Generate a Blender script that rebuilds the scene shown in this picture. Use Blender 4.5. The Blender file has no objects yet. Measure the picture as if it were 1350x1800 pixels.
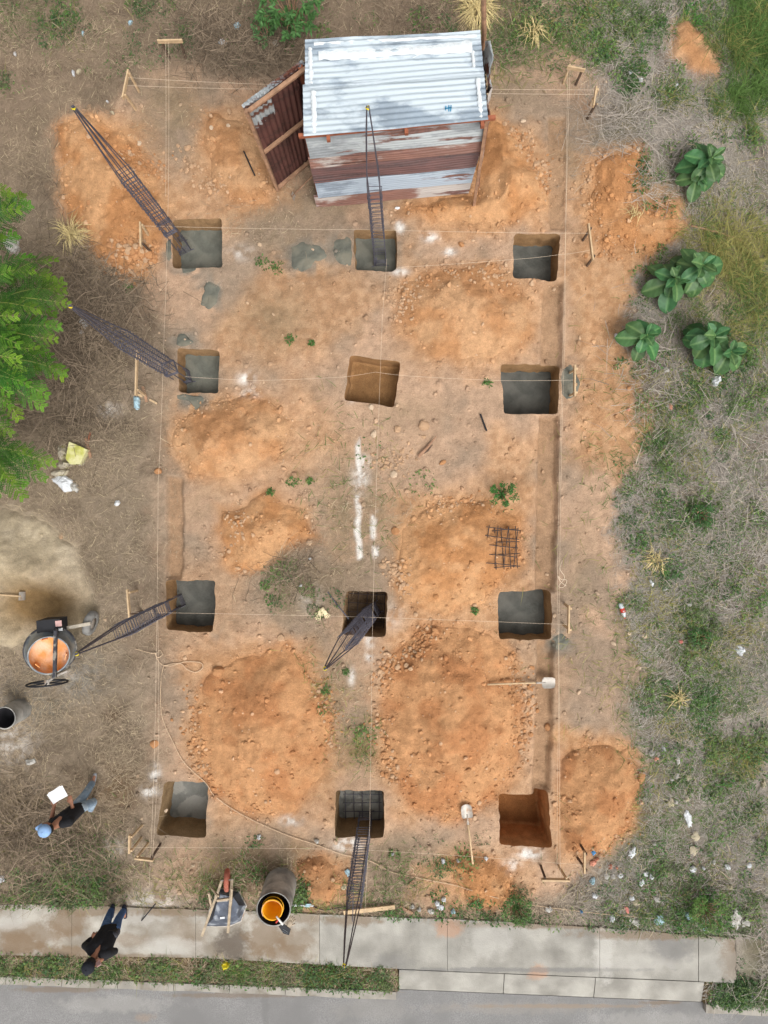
import bpy, math, random
import numpy as np
from mathutils import Vector, Matrix, Euler
random.seed(7); rng = np.random.default_rng(11)
S = bpy.context.scene; C = S.collection
# ---------------------------------------------------------------- camera, sky, sun, exposure
H = 13.5; F = 1248.0
cd = bpy.data.cameras.new('camera'); cam = bpy.data.objects.new('camera', cd); C.objects.link(cam)
cam.location = (0, 0, H); cam.rotation_euler = (0, 0, 0)
cd.sensor_fit = 'HORIZONTAL'; cd.sensor_width = 36; cd.lens = 36 * F / 1350; cd.clip_end = 500; cd.clip_start = .05
S.camera = cam
SUN_EL, SUN_AZ = math.radians(58), math.radians(150)
w = bpy.data.worlds.new('World'); S.world = w; w.use_nodes = True
nt = w.node_tree; bg = nt.nodes['Background']
sky = nt.nodes.new('ShaderNodeTexSky'); sky.sky_type = 'NISHITA'; sky.sun_disc = False
sky.sun_elevation = SUN_EL; sky.sun_rotation = SUN_AZ; sky.dust_density = 6; sky.air_density = 1; sky.ozone_density = .6
hs = nt.nodes.new('ShaderNodeHueSaturation'); hs.inputs['Saturation'].default_value = .05      # overcast: nearly grey sky
nt.links.new(sky.outputs[0], hs.inputs['Color']); nt.links.new(hs.outputs[0], bg.inputs['Color'])
bg.inputs['Strength'].default_value = .15
sl = bpy.data.lights.new('sun', 'SUN'); sl.energy = 1.1; sl.angle = math.radians(40); sl.color = (1, .985, .965)
so = bpy.data.objects.new('sun', sl); C.objects.link(so)
sdir = Vector((math.sin(SUN_AZ) * math.cos(SUN_EL), math.cos(SUN_AZ) * math.cos(SUN_EL), math.sin(SUN_EL)))
so.rotation_euler = sdir.to_track_quat('Z', 'Y').to_euler(); so.location = (0, 0, 30)
vs = S.view_settings; vs.view_transform = 'Standard'; vs.look = 'None'; vs.exposure = 0.42; vs.gamma = 1; vs.use_curve_mapping = False

# ---------------------------------------------------------------- helpers
def W(u, v, z=0.0):
    k = (H - z) / F
    return Vector(((u - 675) * k, (900 - v) * k, z))
def lin(*c):
    a = np.array(c, float) / 255
    return np.where(a <= .04045, a / 12.92, ((a + .055) / 1.055) ** 2.4)
ALB = .86
def rgb(*c): return tuple(lin(*c) * ALB)

def _hash(ix, iy, seed):
    h = (ix.astype(np.int64) * 374761393 + iy.astype(np.int64) * 668265263 + seed * 974634541) & 0xFFFFFFFF
    h = ((h ^ (h >> 13)) * 1274126177) & 0xFFFFFFFF
    return ((h ^ (h >> 16)) & 0xFFFFFF) / float(0xFFFFFF)
def vnoise(x, y, seed=0):
    xi = np.floor(x); yi = np.floor(y); fx = x - xi; fy = y - yi
    fx = fx * fx * (3 - 2 * fx); fy = fy * fy * (3 - 2 * fy)
    a = _hash(xi, yi, seed); b = _hash(xi + 1, yi, seed); c = _hash(xi, yi + 1, seed); d = _hash(xi + 1, yi + 1, seed)
    return (a * (1 - fx) + b * fx) * (1 - fy) + (c * (1 - fx) + d * fx) * fy
def fbm(x, y, sc, oct=4, seed=0):
    s = 0; a = .5; t = 0
    for i in range(oct):
        s = s + a * vnoise(x * sc + 17.3 * i, y * sc - 9.1 * i, seed + i); t += a; a *= .5; sc *= 2.03
    return s / t
def ss(a, b, x):
    t = np.clip((x - a) / (b - a), 0, 1); return t * t * (3 - 2 * t)
def sdpoly(x, y, P):
    """signed distance, positive inside"""
    P = np.asarray(P, float); d = np.full(x.shape, 1e9); ins = np.zeros(x.shape, bool)
    for i in range(len(P)):
        ax, ay = P[i]; bx, by = P[(i + 1) % len(P)]
        ex, ey = bx - ax, by - ay; wx, wy = x - ax, y - ay
        t = np.clip((wx * ex + wy * ey) / (ex * ex + ey * ey + 1e-12), 0, 1)
        d = np.minimum(d, (wx - ex * t) ** 2 + (wy - ey * t) ** 2)
        c = ((ay > y) != (by > y)) & (x < (bx - ax) * (y - ay) / (by - ay + 1e-12) + ax)
        ins ^= c
    d = np.sqrt(d); return np.where(ins, d, -d)
def px(P): return [tuple(W(u, v)[:2]) for u, v in P]

class MB:
    def __init__(s): s.v = []; s.f = []
    def add(s, vs, fs):
        n = len(s.v); s.v += [tuple(p) for p in vs]; s.f += [tuple(i + n for i in f) for f in fs]; return s
    def box(s, c, size, R=None):
        c = Vector(c); R = R or Matrix.Identity(3); hx, hy, hz = [k / 2 for k in size]
        vs = [c + R @ Vector((x * hx, y * hy, z * hz)) for z in (-1, 1) for y in (-1, 1) for x in (-1, 1)]
        return s.add(vs, [(0, 2, 3, 1), (4, 5, 7, 6), (0, 1, 5, 4), (2, 6, 7, 3), (0, 4, 6, 2), (1, 3, 7, 5)])
    def beam(s, a, b, w, h, up=(0, 0, 1)):
        a = Vector(a); b = Vector(b); d = b - a; y = d.normalized(); u = Vector(up)
        if abs(y.dot(u)) > .98: u = Vector((1, 0, 0))
        x = y.cross(u).normalized(); z = x.cross(y)
        R = Matrix((x, y, z)).transposed()
        return s.box((a + b) / 2, (w, d.length, h), R)
    def tube(s, pts, r, n=6, closed=False, cap=True):
        pts = [Vector(p) for p in pts]; m = len(pts); rr = r if hasattr(r, '__len__') else [r] * m
        vs = []; prev = None
        for i, p in enumerate(pts):
            if closed: t = pts[(i + 1) % m] - pts[i - 1]
            else: t = pts[min(i + 1, m - 1)] - pts[max(i - 1, 0)]
            t.normalize()
            if prev is None:
                u = Vector((0, 0, 1)) if abs(t.z) < .9 else Vector((1, 0, 0)); a = t.cross(u).normalized()
            else:
                a = (prev - t * prev.dot(t)); a = a.normalized() if a.length > 1e-6 else t.orthogonal().normalized()
            prev = a; b = t.cross(a)
            for k in range(n):
                th = 2 * math.pi * k / n; vs.append(p + (a * math.cos(th) + b * math.sin(th)) * rr[i])
        fs = []
        for i in range(m if closed else m - 1):
            j = (i + 1) % m
            for k in range(n):
                l = (k + 1) % n; fs.append((i * n + k, i * n + l, j * n + l, j * n + k))
        if cap and not closed: fs.append(tuple(range(n))[::-1]); fs.append(tuple((m - 1) * n + k for k in range(n)))
        return s.add(vs, fs)
    def lathe(s, prof, n=28, M=None, cap0=False, cap1=False):
        M = M or Matrix.Identity(4); vs = []
        for r, z in prof:
            for k in range(n):
                th = 2 * math.pi * k / n; vs.append(M @ Vector((r * math.cos(th), r * math.sin(th), z)))
        fs = []
        for i in range(len(prof) - 1):
            for k in range(n):
                l = (k + 1) % n; fs.append((i * n + k, i * n + l, (i + 1) * n + l, (i + 1) * n + k))
        if cap0: fs.append(tuple(range(n))[::-1])
        if cap1: fs.append(tuple((len(prof) - 1) * n + k for k in range(n)))
        return s.add(vs, fs)
    def prism(s, top, z0, z1):
        n = len(top); vs = [(p[0], p[1], z0) for p in top] + [(p[0], p[1], z1) for p in top]
        a = sum(top[i][0] * top[(i + 1) % n][1] - top[(i + 1) % n][0] * top[i][1] for i in range(n))
        idx = list(range(n)) if a > 0 else list(range(n))[::-1]
        fs = [tuple(i + n for i in idx), tuple(idx[::-1])] + [(idx[i], idx[(i + 1) % n], idx[(i + 1) % n] + n, idx[i] + n) for i in range(n)]
        return s.add(vs, fs)
    def surf(s, fn, nu, nv):
        vs = [fn(i / nu, j / nv) for j in range(nv + 1) for i in range(nu + 1)]
        fs = [(j * (nu + 1) + i, j * (nu + 1) + i + 1, (j + 1) * (nu + 1) + i + 1, (j + 1) * (nu + 1) + i) for j in range(nv) for i in range(nu)]
        return s.add(vs, fs)

def mesh_np(name, V, faces_list, mat, col=None, smooth=True):
    """faces_list: list of int arrays (n,k)"""
    me = bpy.data.meshes.new(name)
    V = np.asarray(V, np.float32); me.vertices.add(len(V)); me.vertices.foreach_set('co', V.ravel())
    li = np.concatenate([f.ravel() for f in faces_list]).astype(np.int32)
    cnt = np.concatenate([np.full(len(f), f.shape[1]) for f in faces_list]).astype(np.int32)
    st = np.concatenate([[0], np.cumsum(cnt)[:-1]]).astype(np.int32)
    me.loops.add(len(li)); me.polygons.add(len(cnt))
    me.loops.foreach_set('vertex_index', li); me.polygons.foreach_set('loop_start', st)
    me.polygons.foreach_set('use_smooth', np.full(len(cnt), smooth, dtype=bool))
    if col is not None:
        a = me.attributes.new('Col', 'FLOAT_COLOR', 'POINT')
        c4 = np.ones((len(V), 4), np.float32); c4[:, :3] = col; a.data.foreach_set('color', c4.ravel())
    me.materials.append(mat); me.update(calc_edges=True); me.validate(); return me
def link(name, me, parent=None, loc=(0, 0, 0)):
    o = bpy.data.objects.new(name, me); C.objects.link(o); o.location = loc
    if parent: o.parent = parent
    return o
def tag(o, label, cat, group=None):
    o['label'] = label; o['category'] = cat
    if group: o['group'] = group
    return o
def thing(name, label, cat, loc, group=None, rotz=0):
    o = bpy.data.objects.new(name, None); C.objects.link(o); o.location = loc; o.rotation_euler = (0, 0, rotz)
    o.empty_display_size = .1; return tag(o, label, cat, group)
def tomesh(name, mb, mat, org=(0, 0, 0), smooth=False):
    me = bpy.data.meshes.new(name); og = Vector(org)
    me.from_pydata([tuple(Vector(v) - og) for v in mb.v], [], mb.f); me.materials.append(mat)
    if smooth: me.polygons.foreach_set('use_smooth', [True] * len(me.polygons))
    me.update(); return me
def part(name, mb, mat, parent, org=(0, 0, 0), smooth=False, label=None):
    o = link(name, tomesh(name, mb, mat, org, smooth), parent)
    if label: o['label'] = label
    return o
def solo(name, mb, mat, loc, label, cat, group=None, smooth=False):
    return tag(link(name, tomesh(name, mb, mat, loc, smooth), None, loc), label, cat, group)
def structure(o): o['kind'] = 'structure'; return o
def stuff(o): o['kind'] = 'stuff'; return o

# ---------------------------------------------------------------- materials
def mat(name, col, rough=.8, var=.2, sc=8, bump=.15, bsc=60, metal=0, col2=None, sc2=3, thr=(.45, .6), coat=0, obj=True):
    m = bpy.data.materials.new(name); m.use_nodes = True; t = m.node_tree; N = t.nodes; L = t.links
    b = N['Principled BSDF']; b.inputs['Roughness'].default_value = rough; b.inputs['Metallic'].default_value = metal
    b.inputs['Specular IOR Level'].default_value = .35
    tc = N.new('ShaderNodeTexCoord'); n1 = N.new('ShaderNodeTexNoise'); n1.inputs['Scale'].default_value = sc; n1.inputs['Detail'].default_value = 6
    L.new(tc.outputs['Object'], n1.inputs['Vector'])
    mr = N.new('ShaderNodeMapRange'); mr.inputs[1].default_value = .3; mr.inputs[2].default_value = .7; mr.inputs[3].default_value = 1 - var; mr.inputs[4].default_value = 1 + var
    L.new(n1.outputs[0], mr.inputs[0])
    mx = N.new('ShaderNodeMix'); mx.data_type = 'RGBA'; mx.blend_type = 'MULTIPLY'; mx.inputs[0].default_value = 1
    mx.inputs[6].default_value = (*col, 1); L.new(mr.outputs[0], mx.inputs[7])
    out = mx.outputs[2]
    if col2 is not None:
        n2 = N.new('ShaderNodeTexNoise'); n2.inputs['Scale'].default_value = sc2; n2.inputs['Detail'].default_value = 8; L.new(tc.outputs['Object'], n2.inputs['Vector'])
        r2 = N.new('ShaderNodeMapRange'); r2.inputs[1].default_value = thr[0]; r2.inputs[2].default_value = thr[1]; L.new(n2.outputs[0], r2.inputs[0])
        m2 = N.new('ShaderNodeMix'); m2.data_type = 'RGBA'; L.new(r2.outputs[0], m2.inputs[0]); L.new(out, m2.inputs[6]); m2.inputs[7].default_value = (*col2, 1); out = m2.outputs[2]
    L.new(out, b.inputs['Base Color'])
    if bump:
        n3 = N.new('ShaderNodeTexNoise'); n3.inputs['Scale'].default_value = bsc; n3.inputs['Detail'].default_value = 5; L.new(tc.outputs['Object'], n3.inputs['Vector'])
        bp = N.new('ShaderNodeBump'); bp.inputs['Strength'].default_value = bump; bp.inputs['Distance'].default_value = .02; L.new(n3.outputs[0], bp.inputs['Height']); L.new(bp.outputs[0], b.inputs['Normal'])
    return m
def mat_attr(name, rough=.9, trans=0, rand=0, var=0, sc=30, bump=0, bsc=40, bdist=.02, spec=.2):
    m = bpy.data.materials.new(name); m.use_nodes = True; t = m.node_tree; N = t.nodes; L = t.links
    b = N['Principled BSDF']; b.inputs['Roughness'].default_value = rough; b.inputs['Specular IOR Level'].default_value = spec
    at = N.new('ShaderNodeAttribute'); at.attribute_name = 'Col'; out = at.outputs['Color']
    if var:
        tc = N.new('ShaderNodeTexCoord')
        for scl, vv, det in ((sc, var, 8), (sc * 8, var * 1.1, 4)):
            n1 = N.new('ShaderNodeTexNoise'); n1.inputs['Scale'].default_value = scl; n1.inputs['Detail'].default_value = det; n1.inputs['Roughness'].default_value = .65; L.new(tc.outputs['Object'], n1.inputs['Vector'])
            mr = N.new('ShaderNodeMapRange'); mr.inputs[1].default_value = .28; mr.inputs[2].default_value = .72; mr.inputs[3].default_value = 1 - vv; mr.inputs[4].default_value = 1 + vv; L.new(n1.outputs[0], mr.inputs[0])
            mx = N.new('ShaderNodeMix'); mx.data_type = 'RGBA'; mx.blend_type = 'MULTIPLY'; mx.inputs[0].default_value = 1; L.new(out, mx.inputs[6]); L.new(mr.outputs[0], mx.inputs[7]); out = mx.outputs[2]
    if rand:
        oi = N.new('ShaderNodeObjectInfo'); h = N.new('ShaderNodeHueSaturation'); mr = N.new('ShaderNodeMapRange'); mr.inputs[3].default_value = 1 - rand; mr.inputs[4].default_value = 1 + rand
        L.new(oi.outputs['Random'], mr.inputs[0]); L.new(mr.outputs[0], h.inputs['Value']); m7 = N.new('ShaderNodeMath'); m7.operation = 'MULTIPLY'; m7.inputs[1].default_value = 7.31; L.new(oi.outputs['Random'], m7.inputs[0]); f7 = N.new('ShaderNodeMath'); f7.operation = 'FRACT'; L.new(m7.outputs[0], f7.inputs[0]); h7 = N.new('ShaderNodeMapRange'); h7.inputs[3].default_value = .465; h7.inputs[4].default_value = .515; L.new(f7.outputs[0], h7.inputs[0]); L.new(h7.outputs[0], h.inputs['Hue']); L.new(out, h.inputs['Color']); out = h.outputs[0]
    L.new(out, b.inputs['Base Color'])
    if bump:
        tc = N.new('ShaderNodeTexCoord'); n3 = N.new('ShaderNodeTexNoise'); n3.inputs['Scale'].default_value = bsc; n3.inputs['Detail'].default_value = 9; n3.inputs['Roughness'].default_value = .7; L.new(tc.outputs['Object'], n3.inputs['Vector'])
        bp = N.new('ShaderNodeBump'); bp.inputs['Strength'].default_value = bump; bp.inputs['Distance'].default_value = bdist; L.new(n3.outputs[0], bp.inputs['Height']); L.new(bp.outputs[0], b.inputs['Normal'])
    if trans:
        tr = N.new('ShaderNodeBsdfTranslucent'); L.new(out, tr.inputs['Color']); ms = N.new('ShaderNodeMixShader'); ms.inputs[0].default_value = trans
        L.new(b.outputs[0], ms.inputs[1]); L.new(tr.outputs[0], ms.inputs[2]); L.new(ms.outputs[0], N['Material Output'].inputs['Surface'])
    return m
M_soil = mat_attr('soil', rough=.97, var=.17, sc=7, bump=.8, bsc=26, bdist=.03, spec=.1)
M_blade = mat_attr('blade', rough=.85, spec=.15)
M_leaf = mat_attr('leaf', rough=.55, trans=.25, spec=.3)
M_big = mat_attr('big_leaf', rough=.5, trans=.15, rand=.22, var=.1, sc=14, spec=.35)
M_frond = mat_attr('frond', rough=.6, trans=.3, rand=.25, spec=.25)
M_clod = mat_attr('clod', rough=.97, var=.12, sc=40, spec=.1)
M_wood = mat('timber', rgb(196, 168, 132), .8, .18, 14, .2, 80)
M_oldwood = mat('old_timber', rgb(158, 122, 96), .85, .3, 10, .2, 60)
M_redwood = mat('red_timber', rgb(150, 88, 62), .85, .25, 10, .2, 60)
M_darkwood = mat('dark_stake', rgb(92, 74, 60), .9, .3, 10, .2, 60)
M_rebar = mat('rebar_steel', rgb(84, 82, 92), .6, .25, 20, .3, 150, metal=.15)
M_rebar_rust = mat('rusty_rebar', rgb(70, 60, 58), .75, .3, 20, .3, 150, metal=.15)
M_yellow = mat('yellow_plastic', rgb(225, 205, 40), .5, .1)
M_string = mat('string', rgb(226, 205, 180), .9, .1, 5, 0)
M_rope = mat('rope', rgb(204, 176, 146), .9, .15, 20, 0)
M_paper = mat('white_paper', rgb(242, 242, 242), .8, .04, 5, .1, 30)
M_plastic = mat('white_plastic', rgb(208, 210, 212), .45, .1, 10, .2, 30)
M_greyplastic = mat('dirty_plastic', rgb(172, 168, 160), .6, .25, 14, .2, 30)
M_blueplastic = mat('blue_plastic', rgb(160, 188, 198), .5, .15, 14, .1, 30)
M_black = mat('black_plastic', rgb(30, 30, 34), .6, .2)
M_steel = mat('worn_steel', rgb(176, 168, 158), .5, .25, 9, .15, 60, metal=.3, col2=rgb(150, 118, 90), sc2=7, thr=(.55, .7))
# ================================================================ LARGE STRUCTURE: ground, pits, heaps, pavement, road
def vt(u): return np.interp(u, [-600, 0, 190, 560, 900, 1240, 1400, 2000], [1580, 1588, 1591, 1605, 1618, 1642, 1651, 1680])   # pavement, lot side
def vb(u): return np.interp(u, [-600, 0, 345, 700, 1215, 1400, 2000], [1672, 1677, 1681, 1701, 1722, 1733, 1765])          # pavement, road side
def vk(u): return np.interp(u, [-600, 0, 450, 695, 1240, 1400, 2000], [1703, 1714, 1731, 1741, 1764, 1772, 1800])           # back of the kerb
def uv(x, y): return x * F / H + 675, 900 - y * F / H

BARE = px([(95, 205), (200, 185), (270, 120), (420, 120), (540, 110), (860, 110), (1000, 90), (1050, 140), (1050, 250), (1130, 250), (1140, 320), (1215, 345), (1215, 400), (1165, 450),
           (1120, 520), (1110, 620), (1140, 700), (1150, 790), (1085, 850), (1080, 930), (1110, 1010), (1085, 1060), (1100, 1150), (1130, 1200), (1085, 1250), (1130, 1340), (1115, 1470), (1040, 1540), (920, 1600),
           (560, 1610), (230, 1595), (215, 1480), (255, 1350), (235, 1200), (225, 1100), (255, 900), (240, 760), (225, 700), (240, 600), (235, 500), (150, 450), (95, 330)])
HEAPS = [  # pixels, height, radius of the flank, colour, label
 ([(105,230),(160,205),(220,240),(275,300),(298,355),(285,395),(282,440),(255,490),(205,488),(160,440),(115,380),(100,310)], .38, .8, 'o', 'orange spoil heap by the top left pit with rubble at its lower edge'),
 ([(370,195),(432,205),(470,290),(480,350),(425,365),(370,330),(352,250)], .2, .5, 't', 'small low spoil heap beside the open tin door'),
 ([(850,195),(915,240),(955,305),(965,360),(900,392),(790,398),(705,372),(835,335)], .6, 1.0, 'o', 'orange spoil heap banked against the right end of the tin shed'),
 ([(1045,275),(1125,258),(1130,295),(1110,330),(1125,370),(1195,348),(1205,398),(1150,455),(1060,440),(1030,370)], .18, .6, 'o', 'low spread of orange spoil right of the top right pit'),
 ([(708,490),(790,462),(880,470),(935,520),(938,590),(870,640),(770,630),(705,580)], .32, .9, 't', 'broad tan spoil heap between the two upper rows of pits'),
 ([(305,740),(360,700),(470,700),(520,740),(500,800),(400,850),(330,840),(302,790)], .3, .8, 't', 'pale orange spoil heap below the middle left pit'),
 ([(385,900),(470,868),(545,890),(558,950),(500,975),(455,1000),(400,1000),(385,950)], .26, .7, 'o', 'low orange spoil heap left of the white chalk lines'),
 ([(700,930),(745,885),(850,880),(915,920),(918,1000),(860,1060),(760,1080),(690,1030)], .32, .8, 'o', 'orange spoil heap carrying a square rebar mat'),
 ([(350,1240),(372,1180),(440,1140),(510,1130),(560,1190),(588,1270),(570,1380),(520,1425),(440,1430),(370,1390),(338,1300)], .5, 1.2, 'r', 'large orange spoil heap above the bottom left pit'),
 ([(675,1170),(740,1105),(830,1095),(900,1150),(925,1240),(920,1330),(880,1400),(800,1440),(720,1425),(672,1330)], .55, 1.2, 'r', 'largest orange spoil heap, with shovels lying across its edges'),
 ([(992,1330),(1030,1300),(1100,1312),(1125,1370),(1110,1450),(1065,1495),(1000,1495),(985,1420)], .45, .7, 'r', 'orange spoil heap right of the empty brown corner pit'),
 ([(522,1520),(555,1505),(590,1520),(606,1560),(580,1588),(535,1572)], .22, .4, 'r', 'small orange spoil heap between the concrete drum and the longest rebar cage'),
 ([(790,1520),(840,1510),(905,1530),(912,1575),(870,1600),(820,1580)], .22, .4, 'o', 'small orange spoil heap at the edge of the pavement'),
 ([(1180,55),(1205,32),(1240,60),(1262,110),(1262,140),(1230,130),(1182,105)], .18, .4, 't', 'pale orange dirt mound among grass at top right'),
 ([(-60,905),(20,895),(80,920),(130,965),(160,1030),(165,1085),(120,1130),(40,1140),(-60,1150)], .62, .9, 's', 'pale khaki sand heap with a damp scooped hollow beside the concrete mixer'),
]
for h in HEAPS: h_ = px(h[0])
HP = [px(h[0]) for h in HEAPS]
def warp(x, y, a=.16, sc=1.6, seed=5):
    return x + (fbm(x, y, sc, 3, seed) - .5) * 2 * a + (vnoise(x * 6, y * 6, seed + 3) - .5) * .09, y + (fbm(x, y, sc, 3, seed + 40) - .5) * 2 * a + (vnoise(x * 6, y * 6, seed + 4) - .5) * .09
TRENCH = [(px([(962,205),(996,205),(994,405),(964,405)]), .05), (px([(952,540),(958,492),(990,492),(986,645),(950,645)]), .13), (px([(948,730),(984,730),(982,860),(976,1040),(940,1040),(944,860)]), .16),
          (px([(944,1125),(975,1125),(972,1260),(966,1392),(936,1392),(940,1260)]), .15), (px([(292,835),(322,840),(322,1018),(294,1018)]), .1)]
def base_h(x, y):
    u, v = uv(x, y)
    h = (fbm(x, y, .35, 3, 1) - .5) * .10 + (fbm(x, y, 2.2, 4, 2) - .5) * .07 + (fbm(x, y, 9, 3, 3) - .5) * .028
    for P, d in TRENCH:
        sd = sdpoly(x + (vnoise(x * 5, y * 5, 9) - .5) * .05, y, P); h = h - d * ss(-.02, .05, sd)
    for u0, v0, r, d in ((910, 830, 30, .10),):
        h = h - d * np.exp(-((u - u0) ** 2 + (v - v0) ** 2) / r ** 2)
    near = ss(0, 35, vt(u) - v); h = np.where(v > vt(u) - 36, h * near + .005, h)
    strip = (v > vb(u) - 4); h = np.where(strip, .0 + (fbm(x, y, 6, 3, 4) - .5) * .03, h)
    pav = (v > vt(u) + 5) & ((v < vb(u) - 4) & (u < 1290) | (u > 700) & (u < 1238) & (v > vt(u) + 5)); h = np.where(pav, -.25, h)
    h = np.where(v > vk(u) + 4, -.3, h)
    return h
def heap_h(i, x, y, edge=.05):
    wx, wy = warp(x, y, .17, 1.5, 5); sd = sdpoly(wx, wy, HP[i]); hm, R = HEAPS[i][1], HEAPS[i][2]
    p = ss(-.12, R * 1.15, sd) ** .9
    hm = hm * (.8 if hm > .3 else 1); z = hm * p - edge * (1 - ss(-.05, .12, sd)) + p ** .5 * ((fbm(x, y, 2.0, 3, 30 + i) - .5) * .13 * min(1, hm * 2.4) + (fbm(x, y, 9, 4, 31) - .5) * .055 + (vnoise(x * 34, y * 34, 32) - .5) * .012)
    if HEAPS[i][3] == 's':                                     # hollow dug out of the sand
        u, v = uv(x, y); z = z - .42 * np.exp(-(((u - 50) / 75) ** 2 + ((v - 1062) / 45) ** 2) ** 1.6) * ss(0, .2, sd); z = z - .75 * blob(u, v, 128, 1102, 48, 34) - .4 * blob(u, v, 95, 1140, 40, 40)
    return z, sd
def height(x, y):
    x = np.asarray(x, float); y = np.asarray(y, float); h = base_h(x, y)
    for i in range(len(HEAPS)):
        z, sd = heap_h(i, x, y); h = np.where(sd > -.1, np.maximum(h, base_h(x, y) + z), h)
    return h
HG = None
def hz(x, y):
    fx = min(max((x - X0) / CELL, 0), nx - 2); fy = min(max((y - Y0) / CELL, 0), ny - 2); i = int(fx); j = int(fy); fx -= i; fy -= j
    return float((HG[j, i] * (1 - fx) + HG[j, i + 1] * fx) * (1 - fy) + (HG[j + 1, i] * (1 - fx) + HG[j + 1, i + 1] * fx) * fy)
def hzv(x, y):
    i = np.clip(((x - X0) / CELL).round().astype(int), 0, nx - 1); j = np.clip(((y - Y0) / CELL).round().astype(int), 0, ny - 1); return HG[j, i]
def G(u, v, dz=0.0):
    p = W(u, v); z = hz(p.x, p.y); q = W(u, v, z); q.z = z + dz; return q
def bare_mask(x, y):
    wx, wy = warp(x, y, .28, 1.1, 60); return ss(-.25, .3, sdpoly(wx, wy, BARE) + (fbm(x, y, 5, 3, 61) - .5) * .5)
def blob(u, v, u0, v0, a, b=None): b = b or a; return np.exp(-(((u - u0) / a) ** 2 + ((v - v0) / b) ** 2))
FLATS = [  # flat ground stained by orange or tan spoil: pixels, softness in m, amount
 (px([(1010,270),(1125,255),(1210,350),(1210,400),(1150,470),(1110,560),(1110,650),(1145,720),(1140,790),(1090,830),(1010,800),(1000,500)]), .3, .75),
 (px([(480,470),(620,470),(690,520),(640,560),(560,640),(380,640),(370,580),(430,520)]), .35, .6),
 (px([(300,690),(560,690),(600,780),(500,860),(330,850),(298,780)]), .4, .55),
 (px([(700,450),(980,490),(950,640),(870,650),(700,640)]), .3, .6),
 (px([(690,870),(930,870),(935,1040),(900,1100),(920,1400),(700,1440),(640,1320),(690,1080)]), .3, .7),
 (px([(340,1150),(560,1130),(610,1290),(590,1420),(400,1440),(330,1300)]), .3, .7),
 (px([(720,1510),(930,1500),(930,1590),(800,1600),(720,1570)]), .2, .6), (px([(520,1490),(620,1500),(640,1590),(530,1600)]), .2, .6),
 (px([(340,190),(480,190),(520,340),(420,400),(310,390),(330,260)]), .25, .6), (px([(840,180),(950,230),(980,400),(700,410),(690,360)]), .2, .7),
 (px([(90,190),(250,220),(320,380),(240,510),(150,470),(90,330)]), .25, .8), (px([(880,760),(945,760),(940,880),(860,890)]), .25, .6),
 (px([(1165,20),(1285,10),(1290,150),(1190,150)]), .3, .5), (px([(985,1290),(1140,1300),(1140,1480),(985,1520)]), .2, .8),
 (px([(930,1100),(990,1120),(990,1500),(910,1500)]), .3, .3), (px([(300,980),(420,980),(440,1130),(330,1180),(280,1100)]), .3, .35)]
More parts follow.
